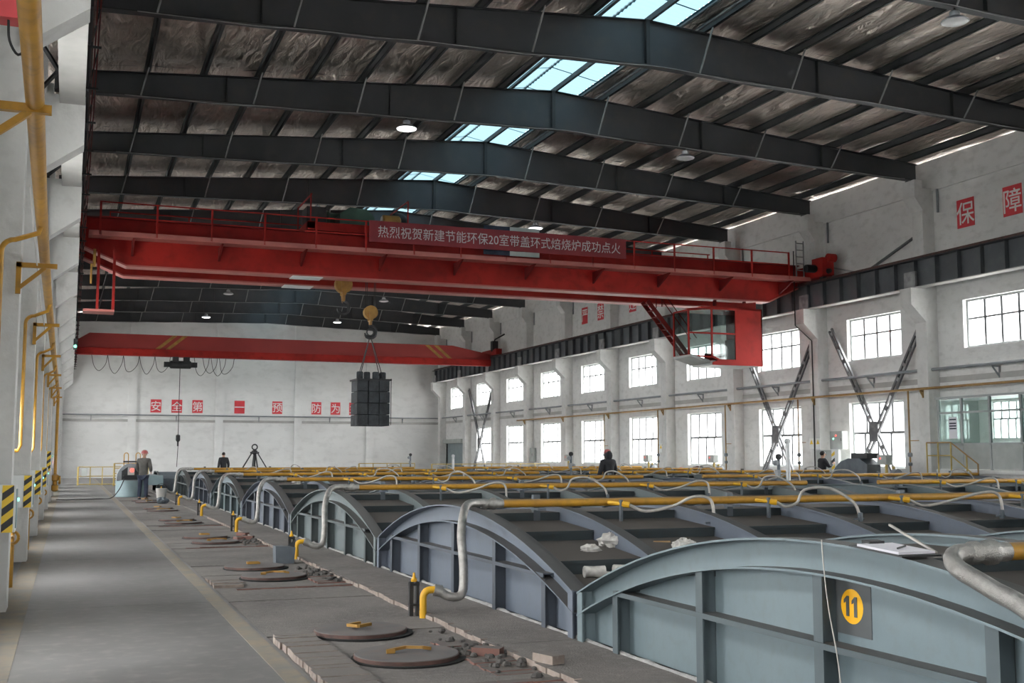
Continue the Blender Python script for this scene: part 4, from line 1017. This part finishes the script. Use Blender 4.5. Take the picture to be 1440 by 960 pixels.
def striped_box(i, y, z0, z1, label):
    x0, x1 = -.93, -.50
    t = thing('striped_cabinet', (-.7, y, z0), label, 'electrical box', 'white striped boxes on the left columns')
    obj('body', MB().box(x0, y-.22, z0, x1, y, z1), 'cab_white', t)
    h = z1 - z0; sx0, sx1 = x1-.13, x1-.02; n = 6; st = h/n
    for k in range(n):
        a = z0 + st*k; pts = [(sx0, a-.0), (sx1, a+.09), (sx1, a+.09+st), (sx0, a+st)]
        pts = [(px, max(z0, min(z1, pz))) for px, pz in pts]
        if k == n-1: pts = [(sx0, a), (sx1, min(z1, a+.09)), (sx1, z1), (sx0, z1)]
        if abs(pts[1][1]-pts[2][1]) < .005: pts = [pts[0], (sx1, z1), pts[3]]
        obj('warning_stripe', MB().prism(pts, 'y', y-.226, y-.2205), 'warn_black' if k % 2 == 0 else 'warn_yellow', t)
    obj('warning_stripe', MB().prism([(sx0,z0),(sx1,z0),(sx1,z0+.09)], 'y', y-.226, y-.2205), 'warn_yellow', t)
    d = obj('side_panel', MB().box(x1, y-.19, z0+.04, x1+.012, y-.03, z1-.04), 'tank_teal', t)
    obj('indicator', MB().lathe([(.018,0),(.018,.02)], (x1+.01, y-.11, z1-.15), 8, 'x'), 'led_green', d)
    obj('notice', MB().box(x0+.08, y-.226, z0+.05, x0+.24, y-.2205, z0+h*.42), 'sign_white', t)
for i in range(4):
    striped_box(i, LY-.155+6*(i+1), .83, 1.31, 'white box with yellow and black stripes on the %s visible left column' % ORD[i])
striped_box(4, LY-.155+30, 1.15, 1.73, 'white striped box mounted higher, on the fifth visible left column')
fb = cabinet('electrical_cabinet', -.9, 48.7, 1.1, .38, .4, .5, 'cab_white', 'white box with a red lamp at the far end of the left columns', ())
obj('indicator', MB().lathe([(.06,-.03),(.06,.0)], (-.68,48.69,1.35), 10, 'y'), 'led_red', fb)
al = thing('fire_alarm', (-.45, 7.05, 4.2), 'red alarm box on the nearest left column', 'alarm')
obj('housing', MB().box(-.47,6.95,4.12,-.36,7.1,4.30), 'sign_red', al); obj('cable', MB().tube(spline([(-.42,7.0,4.12),(-.41,7.0,4.0),(-.36,7.0,3.92),(-.30,6.9,3.95)],4), .008, 5), 'cord', al)
sg = thing('signal_lamp', (-.1, 52, 7.0), 'small green signal lamp at the far end of the left runway', 'lamp')
obj('housing', MB().box(-.02,55.0,6.35,.14,55.1,6.85), 'black', sg); obj('lens', MB().lathe([(.07,-.03),(.07,0)], (.06,54.99,6.5), 10, 'y'), 'led_green', sg)

# ================================================================== LAMPS
def lamp(x, y, z, lit, label):
    t = thing('high_bay_lamp', (x, y, z), label, 'lamp', 'high bay lamps under the roof')
    obj('reflector', MB().lathe([(.29,0),(.295,.012),(.23,.07),(.13,.12),(.10,.125)], (x,y,z), 20), 'lamp_alu', t, smooth=40)
    obj('housing', MB().lathe([(.10,.12),(.11,.14),(.11,.22),(.05,.26)], (x,y,z), 14), 'lamp_alu', t, smooth=40)
    obj('hanging_rod', MB().tube([(x,y,z+.24),(x,y,raft_bot(x)+.005)], .02, 6), 'dark_steel', t)
    obj('diffuser', MB().lathe([(.02,-.04),(.2,-.035),(.275,-.01),(.275,.012)], (x,y,z), 20), 'lamp_lit' if lit else 'lamp_off', t, smooth=60)
    if lit:
        d = bpy.data.lights.new('lamp_light', 'SPOT'); d.energy = 10; d.spot_size = R(150); d.spot_blend = .6; d.shadow_soft_size = .2; d.color = (.9,.96,1)
        o = bpy.data.objects.new('lamp_light', d); C.objects.link(o); o.parent = t; o.location = (0,0,-.10)
for x, y, lit, l in ((8.62,30.7,1,'lit high bay lamp hanging left of the skylight, nearest lit one'), (17.5,42.7,1,'lit high bay lamp hanging above the banner'), (8.5,42.7,1,'lit high bay lamp beside the crane trolley'),
                     (8.25,78.7,1,'lit high bay lamp over the far crane, left one'), (17.2,78.7,1,'lit high bay lamp over the far crane, near the yellow hook'),
                     (17.4,18.7,0,'unlit high bay lamp in the upper right roof corner, nearest'), (17.65,30.7,0,'unlit high bay lamp right of the skylight'),
                     (17.4,66.7,0,'unlit high bay lamp seen right of the yellow hook block'), (8.2,66.7,0,'unlit high bay lamp seen under the red crane girder, left')):
    lamp(x, y, raft_bot(x)-.31, lit, l)

# ================================================================== FAR END OF THE WALKWAY
fl = thing('flue_duct', (12, 53.5, 0), 'grey steel flue duct lying across the end of the lid rows', 'duct')
obj('duct', MB().prism([(52,0),(55.2,0),(55.2,.6),(54.4,.86),(52.8,.86),(52,.6)], 'x', 3.6, 24.4), 'post_steel', fl)
for i in range(11): obj('flange', MB().prism([(51.95,0),(55.25,0),(55.25,.64),(54.45,.91),(52.75,.91),(51.95,.64)], 'x', 3.6+2.05*i, 3.66+2.05*i), 'lid_post0', fl)
obj('branch_duct', MB().box(3.0,51.0,.35,3.75,54.6,.75).box(2.9,50.95,.3,3.0,54.65,.8), 'tank_teal', fl)
tk = thing('settling_drum', (2.25, 47.0, 0), 'teal-grey round drum with hoop handles beside the standing worker', 'drum')
obj('shell', MB().lathe([(.55,0),(.56,.03),(.55,.06),(.55,.62),(.53,.64)], (2.25,47.2,0), 28), 'tank_teal', tk, smooth=35)
obj('hood', MB().prism([(1.72,.62)] + [(2.25-.53*math.cos(math.pi*i/12), .74+.55*math.sin(math.pi*i/12)) for i in range(13)] + [(2.78,.62)], 'y', 46.85, 47.6), 'grey_pipe', tk)
obj('hatch', MB().prism([(1.9,.66),(2.55,.66),(2.55,1.0),(2.4,1.15),(2.1,1.15),(1.9,1.0)], 'y', 46.82, 46.85), 'dark_steel', tk)
obj('top_rail', MB().bar((1.95,47.0,1.36),(2.6,47.0,1.36),.06), 'black', tk)
for x in (1.98, 2.42): obj('hoop_handle', MB().tube([(x,47.1,1.2),(x,47.1,1.62)] + arc((x+.08,47.1,1.62), .08, math.pi, 0, 6) + [(x+.16,47.1,1.2)], .018, 6), 'gas_yellow', tk, smooth=60)
ct = thing('control_box', (2.25, 46.75, .85), 'small control box with a glowing red lamp on the drum', 'electrical box')
obj('housing', MB().box(2.12,46.68,.85,2.36,46.82,1.14), 'cab_grey', ct); obj('lamp', MB().lathe([(.075,-.03),(.075,0)], (2.27,46.68,1.03), 12, 'y'), 'led_red', ct); obj('shelf', MB().box(1.95,46.6,.80,2.75,46.85,.84), 'dark_steel', ct)
obj('floor_cable', MB().tube(spline([(2.0,46.7,.7),(1.8,46.3,.3),(1.5,45.6,.02),(1.0,44.8,.02),(.2,44.5,.02),(-.4,44.6,.02)],6), .018, 6), 'cord', label='black cable trailing from the drum across the walkway', cat='cable')
def fence(x0, x1, y, z, n, label, mids=(.5,)):
    t = thing('railing', ((x0+x1)/2, y, 0), label, 'railing')
    for i in range(n+1):
        x = x0+(x1-x0)*i/n; obj('post', MB().tube([(x,y,0),(x,y,z)], .045 if i == 0 else .025, 6), 'fence_yellow', t)
    for m in (*mids, 1.0, .06): obj('rail', MB().tube([(x0,y,z*m),(x1,y,z*m)], .022, 6), 'fence_yellow', t)
    return t
f1 = fence(.45, 2.9, 65.6, .98, 4, 'yellow tube railing across the far end of the walkway, left part')
obj('warning_sign', MB().box(.62,65.52,.5,.9,65.55,.92), 'cab_grey', label='small triangular warning sign on the far yellow railing', cat='sign')
fence(2.2, 3.9, 63.6, 1.18, 2, 'taller yellow tube railing behind the drum', (.3,.55,.78))
fence(18.6, 25.6, 60.5, 1.12, 8, 'pale yellow railing beyond the lids in front of the far windows', (.35,.68))
fence(15.0, 18.2, 62.5, 1.15, 4, 'pale yellow railing in front of the roller shutter', (.35,.68))
# lifting tripod standing on the flue
tp = thing('lifting_tripod', (8.1, 53.6, .9), 'black lifting tripod with ring head in front of the back wall', 'tripod')
ax, ay = 7.95, 53.6
obj('ring', MB().tube(arc((ax,ay,1.98), .12, 0, 2*math.pi, 16), .03, 6), 'black', tp, smooth=60)
obj('head', MB().lathe([(.05,.28),(.14,.22),(.14,.12),(.06,.05),(.05,-.45),(.1,-.5)], (ax,ay,1.58), 12), 'black', tp, smooth=40)
for dx, dy in ((-.62,-.1),(.62,-.1),(.08,.35),(-.14,-.25),(.14,-.2)):
    obj('leg', MB().bar((ax+dx*.2,ay+dy*.2,1.72),(ax+dx,ay+dy,.9),.05), 'black', tp)
obj('crossbar', MB().bar((ax-.2,ay,1.72),(ax+.2,ay,1.72),.08), 'black', tp)

# ================================================================== PEOPLE
def skin(name, verts, edges, radii, m, parent, smooth=True):
    me = bpy.data.meshes.new(name); me.from_pydata(verts, edges, [])
    o = bpy.data.objects.new(name, me); C.objects.link(o)
    o.modifiers.new('skin', 'SKIN'); sv = me.skin_vertices[0].data
    for i, r in enumerate(radii):
        sv[i].radius = r if isinstance(r, tuple) else (r, r); sv[i].use_root = (i == 0)
    o.modifiers['skin'].use_smooth_shade = True
    s = o.modifiers.new('sub', 'SUBSURF'); s.levels = 1; s.render_levels = 1
    dg = bpy.context.evaluated_depsgraph_get(); dg.update()
    out = bpy.data.meshes.new_from_object(o.evaluated_get(dg)); bpy.data.objects.remove(o); bpy.data.meshes.remove(me)
    out.materials.clear(); out.materials.append(MATS[m])
    r = bpy.data.objects.new(name, out); C.objects.link(r); r.parent = parent
    return r
def person(loc, rz, label, coat, legs, cap, arms, lean=0.0, head_turn=0.0, hood=False):
    """faces local +Y; arms: ((elbow),(wrist)) for right (+X) and left (-X)"""
    t = thing('person', loc, label, 'person'); t.rotation_euler = (0, 0, rz)
    V = []; E_ = []; Rr = []
    def jv(p, r, par=None):
        V.append(p); Rr.append(r)
        if par is not None: E_.append((par, len(V)-1))
        return len(V)-1
    ln = lambda z: lean*max(0, z-.92)
    pel = jv((0,0,.94), (.14,.10)); sp = jv((0,ln(1.15),1.15), (.13,.095), pel); ch = jv((0,ln(1.36),1.36), (.15,.105), sp)
    nk = jv((0,ln(1.5),1.50), .055, ch); hb = jv((0,ln(1.57)+.01,1.57), (.07,.08), nk); hm = jv((0,ln(1.65)+.02,1.65), (.078,.095), hb); jv((0,ln(1.73)+.02,1.725), (.06,.075), hm)
    wr = []
    for s, (el, wst) in zip((1,-1), arms):
        sh = jv((s*.17,ln(1.43),1.43), .065, ch); e = jv(el, .045, sh); w = jv(wst, .03, e)
        d = (Vector(wst)-Vector(el)).normalized(); pm = Vector(wst)+d*.07; palm = jv(tuple(pm), (.036,.018), w); wr.append((el, wst))
        side = Vector((0,1,0)) if abs(d.y) < .8 else Vector((0,0,1))
        side = (side - d*side.dot(d)).normalized()
        for k, (off, L) in enumerate(((-.03,.07),(-.01,.085),(.01,.08),(.03,.062))):
            k1 = jv(tuple(pm+d*.045+side*off), .009, palm); jv(tuple(pm+d*(.045+L*.55)+side*off*1.1 - Vector((s*.02,0,0))), .008, k1)
        th = jv(tuple(pm - d*.02+side*.045), .010, palm); jv(tuple(pm+d*.03+side*.06), .009, th)
    feet = []
    for s in (1,-1):
        hp = jv((s*.09,0,.90), .085, pel); kn = jv((s*.11,.02,.48), .055, hp); an = jv((s*.12,-.02,.09), .038, kn); jv((s*.13,.13,.04), (.04,.025), an); feet.append(s)
    skin('body', V, E_, Rr, 'skin', t)
    # coat
    V, E_, Rr = [], [], []
    a = jv((0,.0,.80), (.19,.14)); b = jv((0,ln(1.05),1.05), (.175,.135), a); c = jv((0,ln(1.25),1.25), (.185,.145), b); d0 = jv((0,ln(1.40),1.40), (.18,.13), c); jv((0,ln(1.51),1.505), (.085,.08), d0)
    for s, (el, wst) in zip((1,-1), wr):
        sh = jv((s*.185,ln(1.42),1.42), .095, d0); e = jv(el, .075, sh); jv(wst, .055, e)
    skin('coat', V, E_, Rr, coat, t)
    V, E_, Rr = [], [], []
    a = jv((0,0,.90), (.165,.125))
    for s in (1,-1):
        h = jv((s*.10,0,.82), .105, a); k = jv((s*.115,.02,.48), .085, h); jv((s*.125,-.01,.09), .072, k)
    skin('trousers', V, E_, Rr, legs, t)
    for s in (1,-1):
        sh = MB().ball((s*.13,.05,.045), .055, .14, .045); o = obj('shoe', to_mesh(sh, 'shoe', 'black', 60), None, t); o.location = (0,0,0)
    hy = ln(1.65) + .02
    def loc_part(name, mb, m, sm=60):
        o = bpy.data.objects.new(name, to_mesh(mb, name, m, sm)); C.objects.link(o); o.parent = t; o.rotation_euler = (0,0,head_turn) if name in () else (0,0,0); return o
    ct_, st_ = math.cos(head_turn), math.sin(head_turn)
    def hd(x, y, z): return (x*ct_-y*st_, hy + x*st_+y*ct_, z)
    loc_part('nose', MB().ball(hd(0,.105,1.635), .016, .022, .026, 8, 5), 'skin')
    for s in (1,-1):
        loc_part('ear', MB().ball(hd(s*.083,0,1.635), .012, .025, .036, 8, 5), 'skin'); loc_part('eye', MB().ball(hd(s*.032,.092,1.66), .011, .008, .008, 6, 4), 'black')
    loc_part('mouth', MB().ball(hd(0,.098,1.59), .028, .01, .007, 8, 4), 'helmet_red')
    if hood:
        loc_part('hood', MB().ball((0,hy-.05,1.60), .125, .11, .15), coat); loc_part('cap', MB().lathe([(.105,0),(.11,.03),(.095,.08),(.05,.115),(.01,.12)], (0,hy,1.665), 14), cap)
    elif cap == 'hair':
        loc_part('hair', MB().ball((0,hy-.018,1.672), .092, .108, .092), 'hair')
    else:
        h = loc_part('hard_hat', MB().lathe([(.135,0),(.135,.012),(.118,.016),(.117,.06),(.09,.105),(.045,.13),(.008,.135)], (0,hy,1.665), 18), cap)
        b = bpy.data.objects.new('brim', to_mesh(MB().ball((0,hy+.12,1.672), .08, .06, .012), 'brim', cap, 60)); C.objects.link(b); b.parent = h
    return t
DOWN = lambda: (((.25,-.03,1.14),(.26,.08,.90)), ((-.25,-.03,1.14),(-.26,.08,.90)))
person((2.50,43.5,0), R(-22), 'worker in grey coat and red-white hard hat standing on the walkway', 'coat_grey', 'trouser_navy', 'helmet_red', (((.25,.04,1.15),(.20,.24,1.02)), ((-.25,.02,1.13),(-.18,.22,1.0))), .10)
person((7.35,60.0,0), R(10), 'worker in dark clothes far behind the lids, left of the tripod', 'coat_black', 'coat_black', 'hair', DOWN(), .05)
person((14.42,29.7,0), R(12), 'worker in black hooded jacket seen from behind between the lid rows', 'coat_black', 'trouser_navy', 'helmet_red', (((.28,.03,1.14),(.22,.2,.98)), ((-.28,.03,1.14),(-.22,.2,.98))), .05, hood=True)
person((24.85,33.95,0), R(-100), 'dark-haired worker in black jacket beside the grey cabinets', 'coat_black', 'trouser_navy', 'hair', (((.22,.16,1.2),(.12,.34,1.3)), ((-.25,.02,1.13),(-.18,.2,1.0))), .04)

# ================================================================== SMALL THINGS ON LIDS AND DECK
cbx = thing('clipboard', (4.20, 5.12, 1.10), 'clipboard with white papers and pen lying on the lid numbered 11', 'clipboard')
def tilted(mb, c, ax_, ang):
    M = Matrix.Translation(c) @ Matrix.Rotation(ang, 4, ax_) @ Matrix.Translation(-Vector(c)); mb.v = [tuple(M @ Vector(v)) for v in mb.v]; return mb
cc = (4.20, 5.12, 1.105)
obj('board', tilted(MB().box(4.07,4.90,1.10,4.33,5.34,1.108), cc, 'X', .06), 'black', cbx)
obj('papers', tilted(MB().box(4.08,4.94,1.109,4.32,5.28,1.122), cc, 'X', .06), 'paper', cbx)
obj('clip', tilted(MB().box(4.15,5.26,1.108,4.25,5.33,1.135), cc, 'X', .06), 'black', cbx)
obj('pen', tilted(MB().bar((4.14,5.02,1.13),(4.26,5.10,1.13),.008), cc, 'X', .06), 'black', cbx)
obj('wire', MB().tube(spline([(4.125,5.66,1.125),(4.09,5.60,.98),(4.08,5.55,.75),(4.07,5.46,.45),(4.05,5.38,.05)],5), .004, 5), 'hose_pale', label='thin pale wire hanging over the front of the lid numbered 11', cat='wire')
obj('wooden_stick', MB().bar((4.34,4.95,1.10),(4.42,5.42,1.22),.012), 'hose_pale', label='thin pale rod sticking up behind the clipboard', cat='rod')
def rag(c, r, m, label, cat='rag'):
    mb = MB().ball((0,0,0), 1, n=14, m=9); rnd = random.Random(str(c))
    f = [1 + rnd.uniform(-.28,.22) for _ in mb.v]
    mb.v = [(c[0]+v[0]*r[0]*k, c[1]+v[1]*r[1]*k, c[2]+max(v[2]*k,-.7)*r[2]+.7*r[2]) for v, k in zip(mb.v, f)]
    return obj('crumpled_rag' if cat == 'rag' else cat.replace(' ', '_'), mb, m, label=label, cat=cat)
rag((5.33,10.85,.655), (.19,.15,.10), 'rag', 'large crumpled white rag on the second lid')
rag((4.95,10.62,.635), (.11,.08,.05), 'rag', 'small crumpled rag left of the large white one')
rag((5.95,10.5,.625), (.14,.11,.08), 'rag', 'crumpled white rag near the burner nozzle on the second lid')
for c, l in (((4.72,9.98,.46),'white work glove lying low at the edge of the second lid'), ((5.05,10.02,.46),'white work glove lying beside the rib of the second lid')):
    g = thing('work_glove', c, l, 'glove')
    obj('palm', MB().tube([(c[0]-.14,c[1],c[2]+.06),(c[0]-.05,c[1]-.01,c[2]+.06),(c[0]+.06,c[1]-.03,c[2]+.055)], [.055,.05,.06], 10), 'rag', g, smooth=60)
    for k in range(4): obj('finger', MB().tube([(c[0]+.05,c[1]-.07+.025*k,c[2]+.05),(c[0]+.13,c[1]-.09+.03*k,c[2]+.04)], .014, 6), 'rag', g, smooth=60)
    obj('thumb', MB().tube([(c[0]-.01,c[1]+.03,c[2]+.05),(c[0]+.05,c[1]+.08,c[2]+.045)], .015, 6), 'rag', g, smooth=60)
tw = thing('trowel', (5.95,11.0,.67), 'trowel with wooden handle lying on the second lid', 'trowel')
obj('blade', MB().prism([(5.62,11.12),(5.88,11.03),(5.66,11.02)], 'z', .672, .68), 'dark_steel', tw); obj('handle', MB().tube([(5.88,11.03,.69),(6.05,10.97,.69)], .014, 8), 'wood', tw, smooth=60)
rag((4.55,21.7,.72), (.20,.42,.13), 'plastic_film', 'crumpled clear plastic film on the third lid', 'plastic sheet')
rag((4.85,26.3,.95), (.10,.12,.06), 'bag_white', 'small white bag on top of the fourth lid', 'bag')
bx = thing('scrap_box', (3.05,17.5,0), 'small black metal box with bent lid on the deck', 'box')
obj('body', MB().prism([(2.93,0),(3.20,0),(3.22,.24),(2.92,.26)], 'y', 17.4, 17.65), 'post_steel', bx); obj('flap', MB().add([(3.2,17.4,.24),(3.22,17.65,.24),(3.26,17.65,.34),(3.1,17.4,.27),(3.21,17.41,.24),(3.23,17.66,.24),(3.27,17.66,.34),(3.11,17.41,.27)], [(0,1,2,3),(7,6,5,4),(0,4,5,1),(1,5,6,2),(2,6,7,3),(3,7,4,0)]), 'dark_steel', bx)
rag((2.95,40.2,0), (.2,.16,.12), 'post_steel', 'dark lump of scrap on the deck before the worker', 'scrap')
bk = thing('bucket', (3.3,45.6,0), 'white bucket standing on the deck right of the worker', 'bucket')
obj('pail', MB().lathe([(.17,0),(.21,.34),(.215,.36)], (3.3,45.6,0), 16), 'bag_white', bk, smooth=40); obj('handle', MB().tube(arc((3.3,45.6,.34), .2, 0, math.pi, 10), .01, 5), 'black', bk)
for i, (x, y, a) in enumerate(((3.48,8.25,.3),(3.22,8.9,.9),(3.05,22.4,.2),(3.25,22.6,1.2),(3.3,23.6,.7))):
    mb = MB().box(-.06,-.12,0,.06,.12,.065); mb.v = [(v[0]*math.cos(a)-v[1]*math.sin(a), v[0]*math.sin(a)+v[1]*math.cos(a), v[2]) for v in mb.v]
    obj('loose_brick', to_mesh(mb, 'loose_brick', 'brick_pale' if i == 0 else 'brick_red'), None, None, ['loose pale brick lying at the kerb, nearest','loose dark brick by the rubble left of the pale one','loose dark brick on the deck before the fourth lid','second loose dark brick before the fourth lid','farthest loose dark brick on the deck'][i], 'brick', at=(x, y, .04 if i == 0 else .005))
for k, yy in enumerate((8.9, 15.6, 22.2)):
    mb = MB(); rnd = random.Random(k)
    for i in range(60):
        x, y, r = 3.22+rnd.gauss(0,.13), yy+rnd.gauss(0,.5), rnd.uniform(.012,.045)
        mb.ball((x,y,r*.4), r*rnd.uniform(.7,1.3), r, r*.7, 6, 4)
    obj('rubble', mb, 'deck_dark', label='scattered rubble and grit along the kerb, %s patch' % ORD[k], cat='rubble', kind='stuff')
hh = thing('hard_hat', (22.7,40.2,.95), 'red hard hat lying on top of a lid near the windows', 'helmet')
obj('shell', MB().lathe([(.16,0),(.165,.015),(.145,.02),(.14,.09),(.10,.15),(.04,.18),(.01,.182)], (22.7,40.2,.95), 18), 'sign_red', hh, smooth=50); obj('brim', MB().ball((22.55,40.15,.96), .09, .08, .012), 'sign_red', hh)
rag((23.5,40.2,.95), (.26,.2,.13), 'rust_edge', 'rusty clump of scrap beside the red hard hat', 'scrap')
obj('plank', MB().box(22.3,40.42,.95,23.3,40.6,.99), 'wood', label='wooden plank behind the red hard hat', cat='plank')
